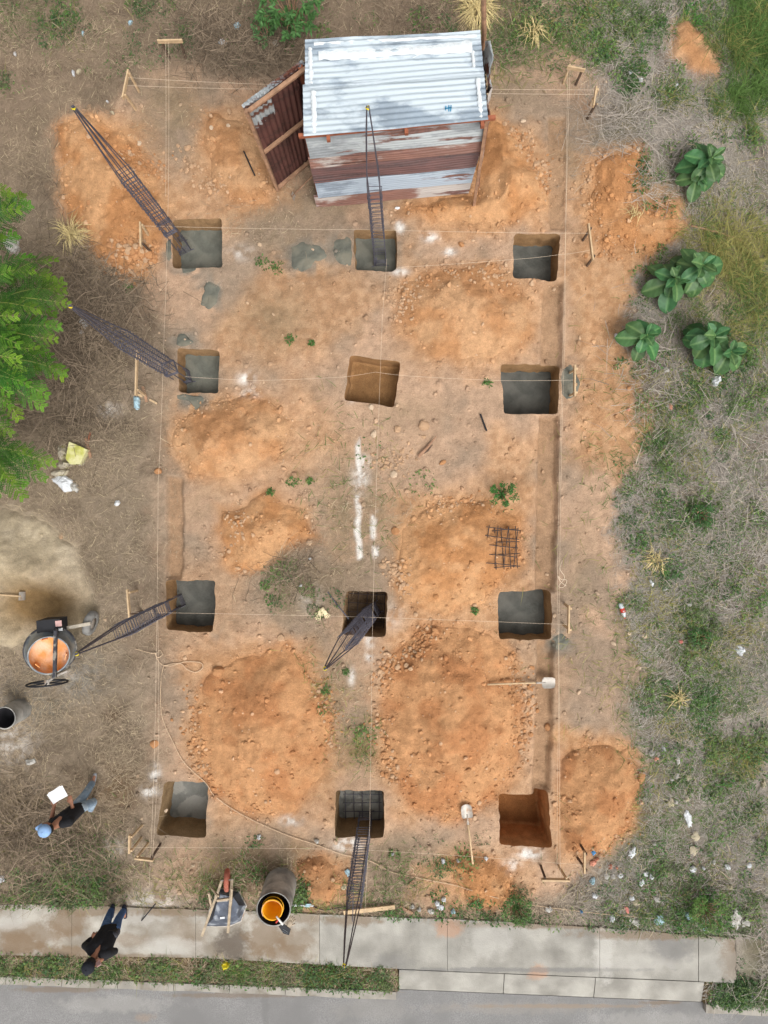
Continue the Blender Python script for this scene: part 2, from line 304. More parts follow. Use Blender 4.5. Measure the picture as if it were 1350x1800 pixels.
def groundcol(x, y):
    u, v = uv(x, y); n1 = fbm(x, y, .7, 4, 70)[:, None]; n2 = fbm(x, y, 2.4, 4, 71)[:, None]; n3 = fbm(x, y, 9, 3, 72)[:, None]
    right = ss(900, 1100, u)[:, None]; top = ss(420, 200, v)[:, None] * (1 - right)
    lit = lin(142, 125, 105) * (1 - right) + lin(148, 138, 126) * right; lit = lit * (1 - top) + lin(138, 118, 98) * top
    lit = lit * (1 - .5 * ss(.45, .7, n2)) + lin(98, 82, 66) * .5 * ss(.45, .7, n2)
    gr = ss(.52, .68, n1) * right * .5; lit = lit * (1 - gr) + lin(98, 100, 62) * gr
    tan = lin(173, 142, 115) * (1 - ss(.35, .65, n2)) + lin(186, 152, 123) * ss(.35, .65, n2)
    gy = ss(.44, .6, n1) * .85; tan = tan * (1 - gy) + lin(146, 126, 106) * gy
    for P, sf, am in FLATS:
        wx, wy = warp(x, y, .22, 1.4, 80); m = (ss(-sf * 1.4, sf, sdpoly(wx, wy, P) + (n2[:, 0] - .5) * .5) * min(.85, am * 1.1))[:, None]
        tan = tan * (1 - m) + (lin(178, 130, 86) * (1 - ss(.4, .6, n3)) + lin(188, 144, 102) * ss(.4, .6, n3)) * m
    # greyer, greener remains of turf
    for u0, v0, a, b, s in ((630,900,75,110,.75),(520,1020,60,60,.75),(600,1230,40,110,.6),(560,1100,60,50,.4),(480,560,60,50,.5),(360,900,45,60,.4),(470,400,80,40,.5),(590,350,80,30,.5),(720,730,60,30,.4),(1000,250,25,90,.4),(1020,1000,30,120,.3),(640,1310,40,70,.5),(700,1500,130,30,.5),(1015,590,12,60,.3),(300,190,60,80,.6),(440,1500,100,50,.6),(890,150,90,50,.3)):
        m = (blob(u, v, u0, v0, a, b) * s * ss(.25, .6, n2[:, 0] * .6 + n3[:, 0] * .4) * 1.3).clip(0, 1)[:, None]; tan = tan * (1 - m) + lin(128, 110, 84) * m
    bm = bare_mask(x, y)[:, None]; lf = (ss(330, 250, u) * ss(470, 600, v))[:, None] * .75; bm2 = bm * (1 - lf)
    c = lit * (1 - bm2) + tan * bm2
    for i, P in enumerate(HP):
        wx, wy = warp(x, y, .17, 1.5, 5); sd = sdpoly(wx, wy, P); m = ss(-.2, .16, sd)[:, None]; k = HEAPS[i][3]
        a, b = {'o': ((178,124,76),(192,144,98)), 'r': ((175,119,74),(188,137,91)), 't': ((176,126,82),(188,144,102)), 's': ((170,154,126),(186,170,144))}[k]
        cc = lin(*a) * (1 - ss(.35, .65, n2)) + lin(*b) * ss(.35, .65, n2); c = c * (1 - m) + cc * m
        if k == 's':
            d = (blob(u, v, 70, 1062, 75, 48) * 1.25 * ss(-.05, .1, sd)).clip(0, 1)[:, None]; c = c * (1 - d) + lin(132, 104, 66) * d
    for P, d in TRENCH:
        m = ss(-.02, .06, sdpoly(x, y, P))[:, None] * .8; c = c * (1 - m) + lin(160, 126, 94) * m
    # lime marks
    lime = np.zeros(len(x))
    for u0, va, vb_, wd in ((630, 870, 985, 4), (658, 893, 980, 4), (632, 770, 870, 3)):
        lime = np.maximum(lime, ss(wd + 4, wd - 2, np.abs(u - u0 - (vnoise(y * 3, y * 0, 90) - .5) * 8)) * ss(va - 6, va + 6, v) * ss(vb_ + 6, vb_ - 6, v) * ss(.35, .55, fbm(x, y, 5, 3, 91)))
    for u0, v0, a, b, s in ((703,400,7,9,1),(757,418,12,7,1),(790,443,10,6,.9),(703,478,14,6,.8),(433,666,14,10,.8),(440,690,18,8,.5),(650,1125,8,14,.6),(648,1150,7,12,.6),(618,1190,6,14,.7),(272,1360,9,14,.9),(262,1392,14,10,.9),(612,1486,22,11,1),(930,1500,18,10,1),(900,1520,14,10,.6),(270,1590,50,22,.55),(195,1490,26,16,.45),(512,1443,16,8,.7),(634,840,14,22,.6),(640,812,9,12,.7),(425,445,20,12,.4),(190,720,20,14,.4),(140,1190,30,26,.35),(60,1390,12,10,.2),(20,1290,40,70,.4),(545,1050,20,24,.3),(690,1085,16,20,.3),(615,700,8,8,.4)):
        lime = np.maximum(lime, blob(u, v, u0, v0, a, b) * s * ss(.25, .6, n3[:, 0]) * 1.4)
    lime = lime.clip(0, 1)[:, None] * .85; c = c * (1 - lime) + lin(226, 222, 216) * lime
    # dark wet and oily patches; under brush, humus and the piles' self-shadow painted in
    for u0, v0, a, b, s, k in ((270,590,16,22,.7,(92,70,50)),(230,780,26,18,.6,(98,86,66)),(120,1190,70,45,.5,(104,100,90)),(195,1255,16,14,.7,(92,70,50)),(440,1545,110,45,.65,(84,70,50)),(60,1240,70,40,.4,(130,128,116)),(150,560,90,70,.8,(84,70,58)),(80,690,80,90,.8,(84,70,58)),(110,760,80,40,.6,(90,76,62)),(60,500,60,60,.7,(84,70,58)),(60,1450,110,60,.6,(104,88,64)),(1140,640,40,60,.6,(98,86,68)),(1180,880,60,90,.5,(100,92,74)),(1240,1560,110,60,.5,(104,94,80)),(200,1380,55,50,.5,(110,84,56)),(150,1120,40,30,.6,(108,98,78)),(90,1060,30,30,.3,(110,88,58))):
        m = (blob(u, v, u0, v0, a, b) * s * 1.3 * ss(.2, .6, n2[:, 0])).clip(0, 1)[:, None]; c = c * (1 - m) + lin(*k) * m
    sp = (v > vb(u))[:, None]; c = c * (.93 + .14 * vnoise(x * 26, y * 26, 95))[:, None] * (.94 + .12 * fbm(x, y, 1.2, 3, 96))[:, None]
    c = np.where(sp, lin(112, 92, 66) * (1 - ss(.4, .6, n2)) + lin(96, 86, 58) * ss(.4, .6, n2), c)
    for u0, v0, a, b, am in ((535,452,40,30,.75),(602,440,24,30,.6),(370,518,26,30,.7),(325,598,26,16,.6),(340,704,34,18,.7),(1004,672,24,34,.6),(984,1128,26,26,.7),(297,440,12,26,.6),(332,480,30,12,.5),(700,440,10,40,.3),(120,1180,80,40,.45),(380,1110,10,20,.3)):   # thin cement splashes
        m = (blob(u, v, u0, v0, a, b) * am * 1.6 * ss(.4, .6, fbm(x, y, 5, 4, 97))).clip(0, .9)[:, None]; c = c * (1 - m) + lin(118, 114, 104) * m
    lum = (c @ np.array([.3, .55, .15]))[:, None]; c = c * (1 - DESAT) + lum * np.array([1.08, .99, .88]) * DESAT
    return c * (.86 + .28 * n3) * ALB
DESAT = .1
def ds(c): c = np.asarray(c, float); l = (c @ np.array([.3, .55, .15]))[..., None]; return c * (1 - DESAT) + l * np.array([1.08, .99, .88]) * DESAT

HSUB = None
# pits: outline at ground level, depth of floor, floor colour, concrete slab top (None = bare), label of the slab
PITS = [([(303,386),(391,386),(391,472),(305,472)], .62, .46, 'g'), ([(622,404),(697,404),(697,478),(624,476)], .55, .38, 'g'), ([(903,410),(985,412),(978,493),(902,488)], .8, .58, 'd'),
        ([(312,612),(386,617),(384,692),(315,690)], .62, .46, 'g'), ([(615,625),(705,637),(693,717),(606,703)], .42, None, 'b'), ([(880,640),(985,640),(980,728),(885,728)], .9, .68, 'd'),
        ([(293,1020),(379,1020),(375,1112),(292,1108)], .82, .6, 'd'), ([(608,1038),(682,1040),(678,1120),(600,1115)], .85, None, 'k'), ([(876,1040),(968,1038),(970,1125),(877,1123)], .78, .56, 'd'),
        ([(290,1374),(366,1375),(362,1472),(275,1468)], .95, .76, 'l'), ([(590,1390),(675,1390),(675,1475),(588,1473)], .98, .84, 'm'), ([(877,1396),(936,1396),(940,1389),(963,1391),(970,1490),(879,1485)], .92, None, 'r')]
def outline(P, i):
    P = [np.array(W(*p)[:2]) for p in P]; out = []; n = len(P)
    for k in range(n):                                                  # rounded corners
        a, b, c = P[k - 1], P[k], P[(k + 1) % n]; r = min(.07, np.linalg.norm(a - b) / 3, np.linalg.norm(c - b) / 3)
        p0 = b + (a - b) / np.linalg.norm(a - b) * r; p2 = b + (c - b) / np.linalg.norm(c - b) * r
        for t in (0, .33, .67, 1): out.append((1 - t) ** 2 * p0 + 2 * t * (1 - t) * b + t * t * p2)
    res = []
    for k in range(len(out)):
        a, b = out[k], out[(k + 1) % len(out)]; m = max(1, int(np.linalg.norm(b - a) / .03))
        for j in range(m): res.append(a + (b - a) * j / m)
    res = np.array(res); cx = res.mean(0)
    d = (res - cx) / np.linalg.norm(res - cx, axis=1)[:, None]
    nz = (fbm(res[:, 0], res[:, 1], 4, 3, 200 + i) - .5) * .045 + (vnoise(res[:, 0] * 14, res[:, 1] * 14, 210) - .5) * .02
    return res + d * nz[:, None]
OUT = [outline(p[0], i) for i, p in enumerate(PITS)]

CELL = .034
X0, X1, Y0, Y1 = -9.4, 9.4, -11.2, 11.8
gx = np.arange(X0, X1, CELL); gy_ = np.arange(Y0, Y1, CELL); nx, ny = len(gx), len(gy_)
XX, YY = np.meshgrid(gx, gy_); XX = XX.ravel().copy(); YY = YY.ravel().copy()
SDP = np.full(len(XX), -9.0)
for O in OUT:
    lo, hi = O.min(0) - .2, O.max(0) + .2
    sel = np.where((XX > lo[0]) & (XX < hi[0]) & (YY > lo[1]) & (YY < hi[1]))[0]
    sd = sdpoly(XX[sel], YY[sel], O); nb = np.abs(sd) < .78 * CELL
    for k in np.where(nb)[0]:
        p = np.array([XX[sel[k]], YY[sel[k]]]); A = O; B = np.roll(O, -1, 0); e = B - A
        t = np.clip(((p - A) * e).sum(1) / ((e * e).sum(1) + 1e-12), 0, 1); q = A + e * t[:, None]; j = ((q - p) ** 2).sum(1).argmin()
        XX[sel[k]], YY[sel[k]] = q[j]; sd[k] = 0
    SDP[sel] = sd
ZZ = base_h(XX, YY)
HG = ZZ.reshape(ny, nx).copy()
ed = np.minimum.reduce([XX - X0, X1 - XX, YY - Y0, Y1 - YY]); ZZ = np.where(ed < .4, ZZ * ss(0, .4, ed) + (-.3 * (YY < -9) ) * (1 - ss(0, .4, ed)), ZZ)
ii = (np.arange(ny - 1)[:, None] * nx + np.arange(nx - 1)[None, :]).ravel()
Q = np.stack([ii, ii + 1, ii + nx + 1, ii + nx], 1)
Q = Q[SDP[Q].max(1) <= 1e-6 if False else ~(SDP[Q].min(1) >= -1e-6)]
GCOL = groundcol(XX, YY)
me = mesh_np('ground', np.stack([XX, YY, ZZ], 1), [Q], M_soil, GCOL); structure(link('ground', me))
# the land beyond, out to the horizon
R_ = 180.0; far = MB()
xa, xb, ya, yb = gx[0], gx[-1], gy_[0], gy_[-1]
for (a, b, c, d) in ((-R_, -R_, R_, ya), (-R_, yb, R_, R_), (-R_, ya, xa, yb), (xb, ya, R_, yb)):
    far.surf(lambda s, t: (a + (c - a) * s, b + (d - b) * t, -.32 if b < ya + .1 and d <= ya + .1 else -.02), 4, 4)
M_far = mat('dry_land', rgb(136, 116, 92), .95, .35, .8, .5, 6, col2=rgb(92, 98, 58), sc2=.35)
structure(link('terrain', tomesh('terrain', far, M_far)))

# pits: earth walls and floors
for i, (P, dep, slab, kind) in enumerate(PITS):
    O = OUT[i]; n = len(O); zt = base_h(O[:, 0], O[:, 1]); cx = O.mean(0); rows = 14; V = []; Cc = []
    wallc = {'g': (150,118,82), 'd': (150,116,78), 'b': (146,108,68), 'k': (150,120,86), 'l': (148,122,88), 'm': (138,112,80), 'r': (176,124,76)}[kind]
    for r in range(rows + 1):
        t = r / rows; z = zt * (1 - t) - dep * t
        ins = t * .03 + (fbm(O[:, 0] * 3 + z * 1, O[:, 1] * 3 + z * 2.7, 2, 3, 220 + i) - .5) * .06 * min(1, t * 3)
        d = (O - cx) / np.linalg.norm(O - cx, axis=1)[:, None]; p = O - d * ins[:, None]
        V.append(np.column_stack([p, z]))
        nn = fbm(p[:, 0] * 4 + p[:, 1] * 4, z * 6, 1, 3, 230)[:, None]
        Cc.append((lin(*wallc) * (1 - nn) + lin(*[min(255, k * 1.18) for k in wallc]) * nn) * ALB)
    V = np.concatenate(V); Cc = np.concatenate(Cc); qs = []
    a = np.arange(n); b = np.roll(a, -1)
    for r in range(rows): qs.append(np.stack([a + r * n, b + r * n, b + (r + 1) * n, a + (r + 1) * n], 1))
    # floor as concentric rings
    last = V[-n:]; rings = 8; base = len(V); VF = [last]; 
    for r in range(1, rings + 1):
        t = r / rings; p = last[:, :2] * (1 - t) + cx * t; z = -dep + (fbm(p[:, 0], p[:, 1], 5, 3, 240) - .5) * .06
        V = np.concatenate([V, np.column_stack([p, z])]); s0 = base + (r - 2) * n if r > 1 else rows * n
        s1 = base + (r - 1) * n; qs.append(np.stack([a + s0, b + s0, b + s1, a + s1], 1))
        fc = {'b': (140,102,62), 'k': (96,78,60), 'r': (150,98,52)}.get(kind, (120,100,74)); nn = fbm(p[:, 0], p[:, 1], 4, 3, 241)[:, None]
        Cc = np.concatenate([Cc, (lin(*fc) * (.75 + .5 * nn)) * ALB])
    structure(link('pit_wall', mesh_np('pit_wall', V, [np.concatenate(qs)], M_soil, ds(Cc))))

# spoil heaps and the sand heap
for i, hd in enumerate(HEAPS):
    P = np.array(HP[i]); lo, hi = P.min(0) - .35, P.max(0) + .35
    hx = np.arange(lo[0], hi[0], .03); hy = np.arange(lo[1], hi[1], .03); A, B = np.meshgrid(hx, hy); A = A.ravel(); B = B.ravel()
    z, sd = heap_h(i, A, B); zz = base_h(A, B) + z
    pin = np.zeros(len(A), bool)
    for O in OUT:
        if O[:, 0].min() < hi[0] and O[:, 0].max() > lo[0] and O[:, 1].min() < hi[1] and O[:, 1].max() > lo[1]: pin |= sdpoly(A, B, O) > -.03
    u, v = uv(A, B); pin |= v > vt(u) + 3
    k = (np.arange(len(hy) - 1)[:, None] * len(hx) + np.arange(len(hx) - 1)[None, :]).ravel(); q = np.stack([k, k + 1, k + len(hx) + 1, k + len(hx)], 1)
    q = q[(sd[q].max(1) > -.07) & ~pin[q].any(1)]
    us, inv = np.unique(q, return_inverse=True); cen = Vector((*P.mean(0), 0))
    V = np.stack([A, B, zz], 1)[us] - np.array(cen)
    i0, i1 = np.searchsorted(gx, lo[0]), np.searchsorted(gx, hi[0]); j0, j1 = np.searchsorted(gy_, lo[1]), np.searchsorted(gy_, hi[1]); a_, b_ = np.meshgrid(gx[i0:i1], gy_[j0:j1])
    z2, sd2 = heap_h(i, a_.ravel(), b_.ravel()); HG[j0:j1, i0:i1] = np.maximum(HG[j0:j1, i0:i1], (base_h(a_.ravel(), b_.ravel()) + np.where(sd2 > -.1, z2, -1)).reshape(a_.shape))
    sand = hd[3] == 's'
    o = link('sand_heap' if sand else 'spoil_heap', mesh_np('heap', V, [inv.reshape(q.shape)], M_soil, groundcol(A[us], B[us])), None, cen)
    tag(o, hd[4], 'sand heap' if sand else 'dirt heap', None if sand else 'heaps of dug spoil')

# wet concrete in the pits
M_conc_d = mat('wet_concrete', rgb(82, 82, 76), .75, .2, 6, .7, 22, col2=rgb(98, 97, 90), sc2=2.5)
M_conc_g = mat('setting_concrete', rgb(100, 101, 92), .8, .2, 6, .7, 22, col2=rgb(116, 115, 104), sc2=2.5)
M_conc_l = mat('set_concrete', rgb(124, 124, 118), .85, .16, 5, .6, 30, col2=rgb(150, 148, 140), sc2=1.6, thr=(.5, .53))
FL = ['concrete footing in the top left pit, a rebar cage rising from its edge', 'concrete footing in the pit in front of the tin shed', 'dark concrete footing in the top right pit, under a slack string',
      'concrete footing in the middle left pit, one rebar cage rising at its side', None, 'dark concrete footing in the wide pit right of the bare brown pit', 'dark concrete footing in the left pit nearest the concrete mixer', None,
      'dark concrete footing in the right hand pit above the lying shovel', 'pale grey two toned concrete footing in the bottom left pit', 'thin concrete base under a rebar mat in the bottom middle pit', None]
for i, (P, dep, slab, kind) in enumerate(PITS):
    if slab is None: continue
    O = OUT[i]; cx = O.mean(0); d = (O - cx); d /= np.linalg.norm(d, axis=1)[:, None]; Pin = O + d * .015; n = len(O); V = []; fs = []
    for r in range(11):
        t = r / 10; p = Pin * (1 - t) + cx * t; z = -slab + (fbm(p[:, 0], p[:, 1], 4, 3, 250 + i) - .5) * .035 + (.02 if r == 0 else 0)
        V.append(np.column_stack([p - cx, z + slab]))
    bot = np.column_stack([Pin - cx, np.full(n, slab - dep + .02)]); V = np.concatenate(V + [bot]); a = np.arange(n); b = np.roll(a, -1)
    fs = [np.stack([a + r * n, b + r * n, b + (r + 1) * n, a + (r + 1) * n], 1) for r in range(10)] + [np.stack([b, a, a + 11 * n, b + 11 * n], 1)]
    o = link('concrete_footing', mesh_np('concrete_footing', V, [np.concatenate(fs)], {'g': M_conc_g, 'd': M_conc_d, 'l': M_conc_l, 'm': M_conc_l}[kind]), None, (cx[0], cx[1], -slab))
    tag(o, FL[i], 'concrete footing', 'concrete footings poured in the pits')

# pavement, driveway apron, kerbs, verge, road
M_slab = mat('pavement_concrete', rgb(162, 158, 149), .9, .2, 2.2, .35, 40, col2=rgb(130, 126, 118), sc2=1.6, thr=(.42, .68))
nt_ = M_slab.node_tree                                            # brushed lines across the slabs
wv = nt_.nodes.new('ShaderNodeTexWave'); wv.inputs['Scale'].default_value = 14; wv.inputs['Distortion'].default_value = 3; wv.inputs['Detail'].default_value = 3; tc_ = nt_.nodes.new('ShaderNodeTexCoord'); nt_.links.new(tc_.outputs['Object'], wv.inputs['Vector'])
mr_ = nt_.nodes.new('ShaderNodeMapRange'); mr_.inputs[3].default_value = .9; mr_.inputs[4].default_value = 1.06; nt_.links.new(wv.outputs['Fac'], mr_.inputs[0])
mm = nt_.nodes.new('ShaderNodeMix'); mm.data_type = 'RGBA'; mm.blend_type = 'MULTIPLY'; mm.inputs[0].default_value = 1
bs = nt_.nodes['Principled BSDF']; src = bs.inputs['Base Color'].links[0].from_socket; nt_.links.new(src, mm.inputs[6]); nt_.links.new(mr_.outputs[0], mm.inputs[7]); nt_.links.new(mm.outputs[2], bs.inputs['Base Color'])
M_slab2 = mat('dusty_slab_concrete', rgb(170, 164, 153), .92, .2, 2.2, .35, 40, col2=rgb(132, 122, 108), sc2=1.5, thr=(.42, .66))
M_kerb = mat('kerb_concrete', rgb(156, 150, 140), .9, .2, 4, .3, 60, col2=rgb(116, 106, 92), sc2=3, thr=(.52, .68))
M_bed = mat('pavement_bed', rgb(84, 74, 60), .95, .3, 6)
M_road = mat('asphalt_road', rgb(138, 136, 134), .92, .26, 55, .6, 160, col2=rgb(126, 124, 122), sc2=1.5, thr=(.38, .66))
def stains(m, L_, seed):
    t = m.node_tree; N = t.nodes; L = t.links; b = N['Principled BSDF']; tc = N.new('ShaderNodeTexCoord'); nz = N.new('ShaderNodeTexNoise'); nz.inputs['Scale'].default_value = 5; nz.inputs['Detail'].default_value = 9; nz.inputs['Roughness'].default_value = .68; L.new(tc.outputs['Object'], nz.inputs['Vector'])
    for u, v, ru, rv, col, amt in L_:
        p = W(u, v); k = H / F; a = N.new('ShaderNodeVectorMath'); a.operation = 'SUBTRACT'; L.new(tc.outputs['Object'], a.inputs[0]); a.inputs[1].default_value = (p.x, p.y, 0)
        s_ = N.new('ShaderNodeVectorMath'); s_.operation = 'MULTIPLY'; L.new(a.outputs[0], s_.inputs[0]); s_.inputs[1].default_value = (1 / (ru * k), 1 / (rv * k), 0)
        ln = N.new('ShaderNodeVectorMath'); ln.operation = 'LENGTH'; L.new(s_.outputs[0], ln.inputs[0])
        r = N.new('ShaderNodeMath'); r.operation = 'MULTIPLY_ADD'; L.new(nz.outputs[0], r.inputs[0]); r.inputs[1].default_value = 1.6; L.new(ln.outputs['Value'], r.inputs[2])
        mr = N.new('ShaderNodeMapRange'); mr.inputs[1].default_value = 1.6; mr.inputs[2].default_value = 1.22; mr.inputs[3].default_value = 0; mr.inputs[4].default_value = amt; L.new(r.outputs[0], mr.inputs[0])
        mx = N.new('ShaderNodeMix'); mx.data_type = 'RGBA'; src = b.inputs['Base Color'].links[0].from_socket; L.new(src, mx.inputs[6]); mx.inputs[7].default_value = (*rgb(*col), 1); L.new(mr.outputs[0], mx.inputs[0]); L.new(mx.outputs[2], b.inputs['Base Color'])
ORG, MUD, WET, PALE, SOOT = (184, 130, 90), (124, 104, 82), (96, 86, 76), (186, 182, 174), (116, 114, 112)
stains(M_slab, [(786,1630,40,26,ORG,.45),(945,1708,28,22,ORG,.45),(1180,1660,60,50,SOOT,.6),(1060,1670,26,90,PALE,.6),(1110,1690,120,20,PALE,.35),(900,1702,330,7,SOOT,.6),(1290,1690,40,60,MUD,.45),(1300,1650,60,34,MUD,.6),(620,1615,80,16,MUD,.7),(690,1690,60,26,SOOT,.4),(1000,1622,300,12,MUD,.7),(1150,1640,200,14,MUD,.7),(1000,1765,250,8,MUD,.5),(860,1650,60,40,PALE,.4)], 1)
stains(M_slab2, [(60,1640,120,30,MUD,.6),(330,1640,60,40,MUD,.4),(230,1650,60,20,MUD,.5),(160,1600,100,14,MUD,.7),(520,1650,50,40,MUD,.5),(410,1655,44,40,WET,.85),(470,1640,60,60,MUD,.7),(500,1672,80,26,MUD,.6),(40,1655,60,32,MUD,.8),(120,1620,60,40,MUD,.75),(110,1670,90,18,MUD,.8),(250,1610,70,20,PALE,.5),(300,1660,80,24,PALE,.5),(20,1620,50,20,PALE,.5),(330,1600,160,12,MUD,.7),(200,1678,200,8,MUD,.6),(540,1612,60,16,MUD,.6)], 2)
stains(M_road, [(465,1775,10,60,SOOT,.5),(200,1770,160,24,PALE,.25),(650,1780,120,30,(150,146,140),.4),(900,1778,220,18,(152,146,138),.45),(250,1795,30,14,(160,136,112),.4),(100,1745,140,8,MUD,.5),(400,1755,200,7,MUD,.5),(1000,1774,240,6,(150,132,112),.6),(1150,1800,160,26,PALE,.25),(1165,1768,60,6,MUD,.6)], 3)
def W2(u, v): return tuple(W(u, v)[:2])
bed = MB(); us_ = list(range(-600, 1291, 30)); bed.prism([W2(u, vt(u) + 2) for u in us_] + [W2(u, vb(u) - 1) for u in us_[::-1]], -.2, -.02)
us_ = list(range(702, 1237, 20)); bed.prism([W2(u, vb(u) + 1.5) for u in us_] + [W2(u, vk(u) - 1) for u in us_[::-1]], -.2, -.11)
pave = structure(link('pavement', tomesh('pavement', bed, M_bed)))
J = [-600, -480, -350, -215, -90, 128, 345, 562, 786, 1053, 1226, 1296]
def slab_mesh(poly, z0, zf, seed, mat_):
    """a cast slab with slightly worn arris: top inset a little, sides down"""
    mb = MB(); n = len(poly); cx = sum(p[0] for p in poly) / n; cy = sum(p[1] for p in poly) / n
    vs = [(p[0], p[1], z0) for p in poly] + [(p[0], p[1], zf(p) - .005) for p in poly]
    for p in poly:
        d = Vector((cx - p[0], cy - p[1])).normalized() * .003; vs.append((p[0] + d.x, p[1] + d.y, zf(p)))
    fs = [tuple(range(2 * n, 3 * n))]
    for k in range(n):
        l = (k + 1) % n; fs += [(k, l, l + n, k + n), (k + n, l + n, l + 2 * n, k + 2 * n)]
    mb.add(vs, fs); return mb
for k in range(len(J) - 1):
    a, b = J[k] + .18, J[k + 1] - .18; us_ = list(np.linspace(a, b, 7)); e = [random.uniform(-1.2, 1.2) for _ in us_]
    poly = [W2(u, vb(u) - .3) for u in us_] + [W2(u, vt(u) + e_) for u, e_ in zip(us_[::-1], e)]
    dz = random.uniform(-.006, .006)
    if k == len(J) - 2: poly = [W2(1226.4, vb(1226) - .3), W2(1262, vb(1262) - .5), W2(1288, vb(1288) - 1), W2(1293, 1716), W2(1290, 1700), W2(1294, 1682), W2(1289, 1664), W2(1291, vt(1290) + 3), W2(1262, vt(1262) + 1), W2(1240, vt(1240)), W2(1226.4, vt(1226))]
    part('slab', slab_mesh(poly, -.12, lambda p: .045 + dz, k, None), M_slab if a > 560 else M_slab2, pave)
JA = [701, 886, 1046, 1237]
for k in range(3):
    a, b = JA[k] + .5, JA[k + 1] - .5; us_ = list(np.linspace(a, b, 6)); poly = [W2(u, vk(u) + 3) for u in us_] + [W2(u, vb(u) + 1.2) for u in us_[::-1]]
    def zf(p):
        u, v = uv(p[0], p[1]); return .04 - .13 * float(ss(0, 1, (v - vb(u)) / (vk(u) - vb(u))))
    part('slab', slab_mesh(poly, -.3, zf, k, None), M_slab, pave)
kb = structure(link('kerb', tomesh('kerb', MB().prism([W2(u, vk(u) + 1) for u in range(-600, 690, 40)] + [W2(u, vk(u) + 13) for u in range(-600, 690, 40)][::-1], -.28, -.05), M_kerb)))
def kstone(a, b):
    us_ = np.linspace(a + .4, b - .4, 5); poly = [W2(u, vk(u) + 14 + random.uniform(-.8, .8)) for u in us_] + [W2(u, vk(u) + random.uniform(-.8, .8)) for u in us_[::-1]]
    part('kerb_stone', slab_mesh(poly, -.3, lambda p: .04, 0, None), M_kerb, kb)
for a in range(-576, 600, 98): kstone(a, a + 98)
kstone(600, 697)
for a in range(1239, 1900, 98): kstone(a, a + 98)
road = MB(); us_ = sorted(list(range(-2600, 3000, 50)) + [696.9, 697.1, 1238.8, 1239.2]); road.prism([W2(u, (vk(u) + 15.5) if not 697 < u < 1239 else vk(u) + 3.5) for u in us_] + [W2(u, 2500) for u in us_[::-1]], -.34, -.085)
rd = structure(link('road', tomesh('road', road, M_road)))
# soil washed onto the pavement
# ================================================================ OBJECTS
# ---------------------------------------------------------------- tin shed
def corr(p0, p1, p2, p3, pitch=.076, amp=.011, along='u', thick=.004, wav=.012, seed=1):
    """corrugated sheet p0-p1 bottom edge, p3-p2 top edge; ridges run along u (p0>p1) or v"""
    p0, p1, p2, p3 = map(Vector, (p0, p1, p2, p3)); n = ((p1 - p0).cross(p3 - p0)).normalized()
    L = ((p3 - p0).length if along == 'u' else (p1 - p0).length); m = max(4, int(L / pitch * 6)); k = 10; mb = MB(); rr = random.Random(seed); ph = rr.random() * 9
    def fn(off):
        def f(a, b):
            s, t = (a, b) if along == 'u' else (b, a)
            q = (p0 * (1 - s) + p1 * s) * (1 - t) + (p3 * (1 - s) + p2 * s) * t
            w_ = (b if along == 'u' else b) * L
            e = math.sin(ph + s * 7 + t * 4) * wav + math.sin(ph * 2 + s * 17 + t * 11) * wav * .4
            return q + n * (amp * math.sin(2 * math.pi * w_ / pitch) + e + off)
        return f
    mb.surf(fn(0), k, m); mb.surf(fn(-thick), k, m)
    return mb
def tin(name, base, rust, amt, paint=None, seed=0):
    m = bpy.data.materials.new(name); m.use_nodes = True; t = m.node_tree; N = t.nodes; L = t.links; b = N['Principled BSDF']
    b.inputs['Metallic'].default_value = .0; b.inputs['Roughness'].default_value = .55
    tc = N.new('ShaderNodeTexCoord'); mp = N.new('ShaderNodeMapping'); mp.inputs['Location'].default_value = (seed * 3.1, seed * 1.7, 0); L.new(tc.outputs['Object'], mp.inputs[0])
    def noise(sc, sx=1, sz=1):
        m2 = N.new('ShaderNodeMapping'); m2.inputs['Scale'].default_value = (sx, 1, sz); L.new(mp.outputs[0], m2.inputs[0])
        n = N.new('ShaderNodeTexNoise'); n.inputs['Scale'].default_value = sc; n.inputs['Detail'].default_value = 9; n.inputs['Roughness'].default_value = .62; L.new(m2.outputs[0], n.inputs['Vector']); return n.outputs[0]
    def rng_(x, a, b_, c=0, d=1):
        r = N.new('ShaderNodeMapRange'); r.inputs[1].default_value = a; r.inputs[2].default_value = b_; r.inputs[3].default_value = c; r.inputs[4].default_value = d; L.new(x, r.inputs[0]); return r.outputs[0]
    def mix(f, a, b_):
        x = N.new('ShaderNodeMix'); x.data_type = 'RGBA'; L.new(f, x.inputs[0])
        for k, c in ((6, a), (7, b_)):
            if isinstance(c, tuple): x.inputs[k].default_value = (*c, 1)
            else: L.new(c, x.inputs[k])
        return x.outputs[2]
    c = mix(rng_(noise(2.5), .35, .65), base, tuple(k * .72 for k in base))
    c = mix(rng_(noise(60), .4, .7, 0, .35), c, tuple(k * .6 for k in base))
    if paint: c = mix(rng_(noise(1.3, .45), .45, .52, 0, .9), c, paint)
    c = mix(rng_(noise(3.2, .25, 2.2), .62 - amt * .4, .68 - amt * .4), c, mix(rng_(noise(14), .35, .65), rust, tuple(k * .55 for k in rust)))
    L.new(c, b.inputs['Base Color']); return m
RUST = rgb(112, 68, 52); DRUST = rgb(104, 66, 60)
M_tin_roof = tin('galvanised_roof_tin', rgb(142, 156, 168), RUST, -.35, rgb(184, 194, 200), 1)
M_tin_grey = tin('grey_tin', rgb(138, 142, 144), RUST, .24, rgb(168, 172, 172), 2)
M_tin_blue = tin('blue_grey_tin', rgb(132, 143, 154), RUST, .08, rgb(158, 168, 178), 3)
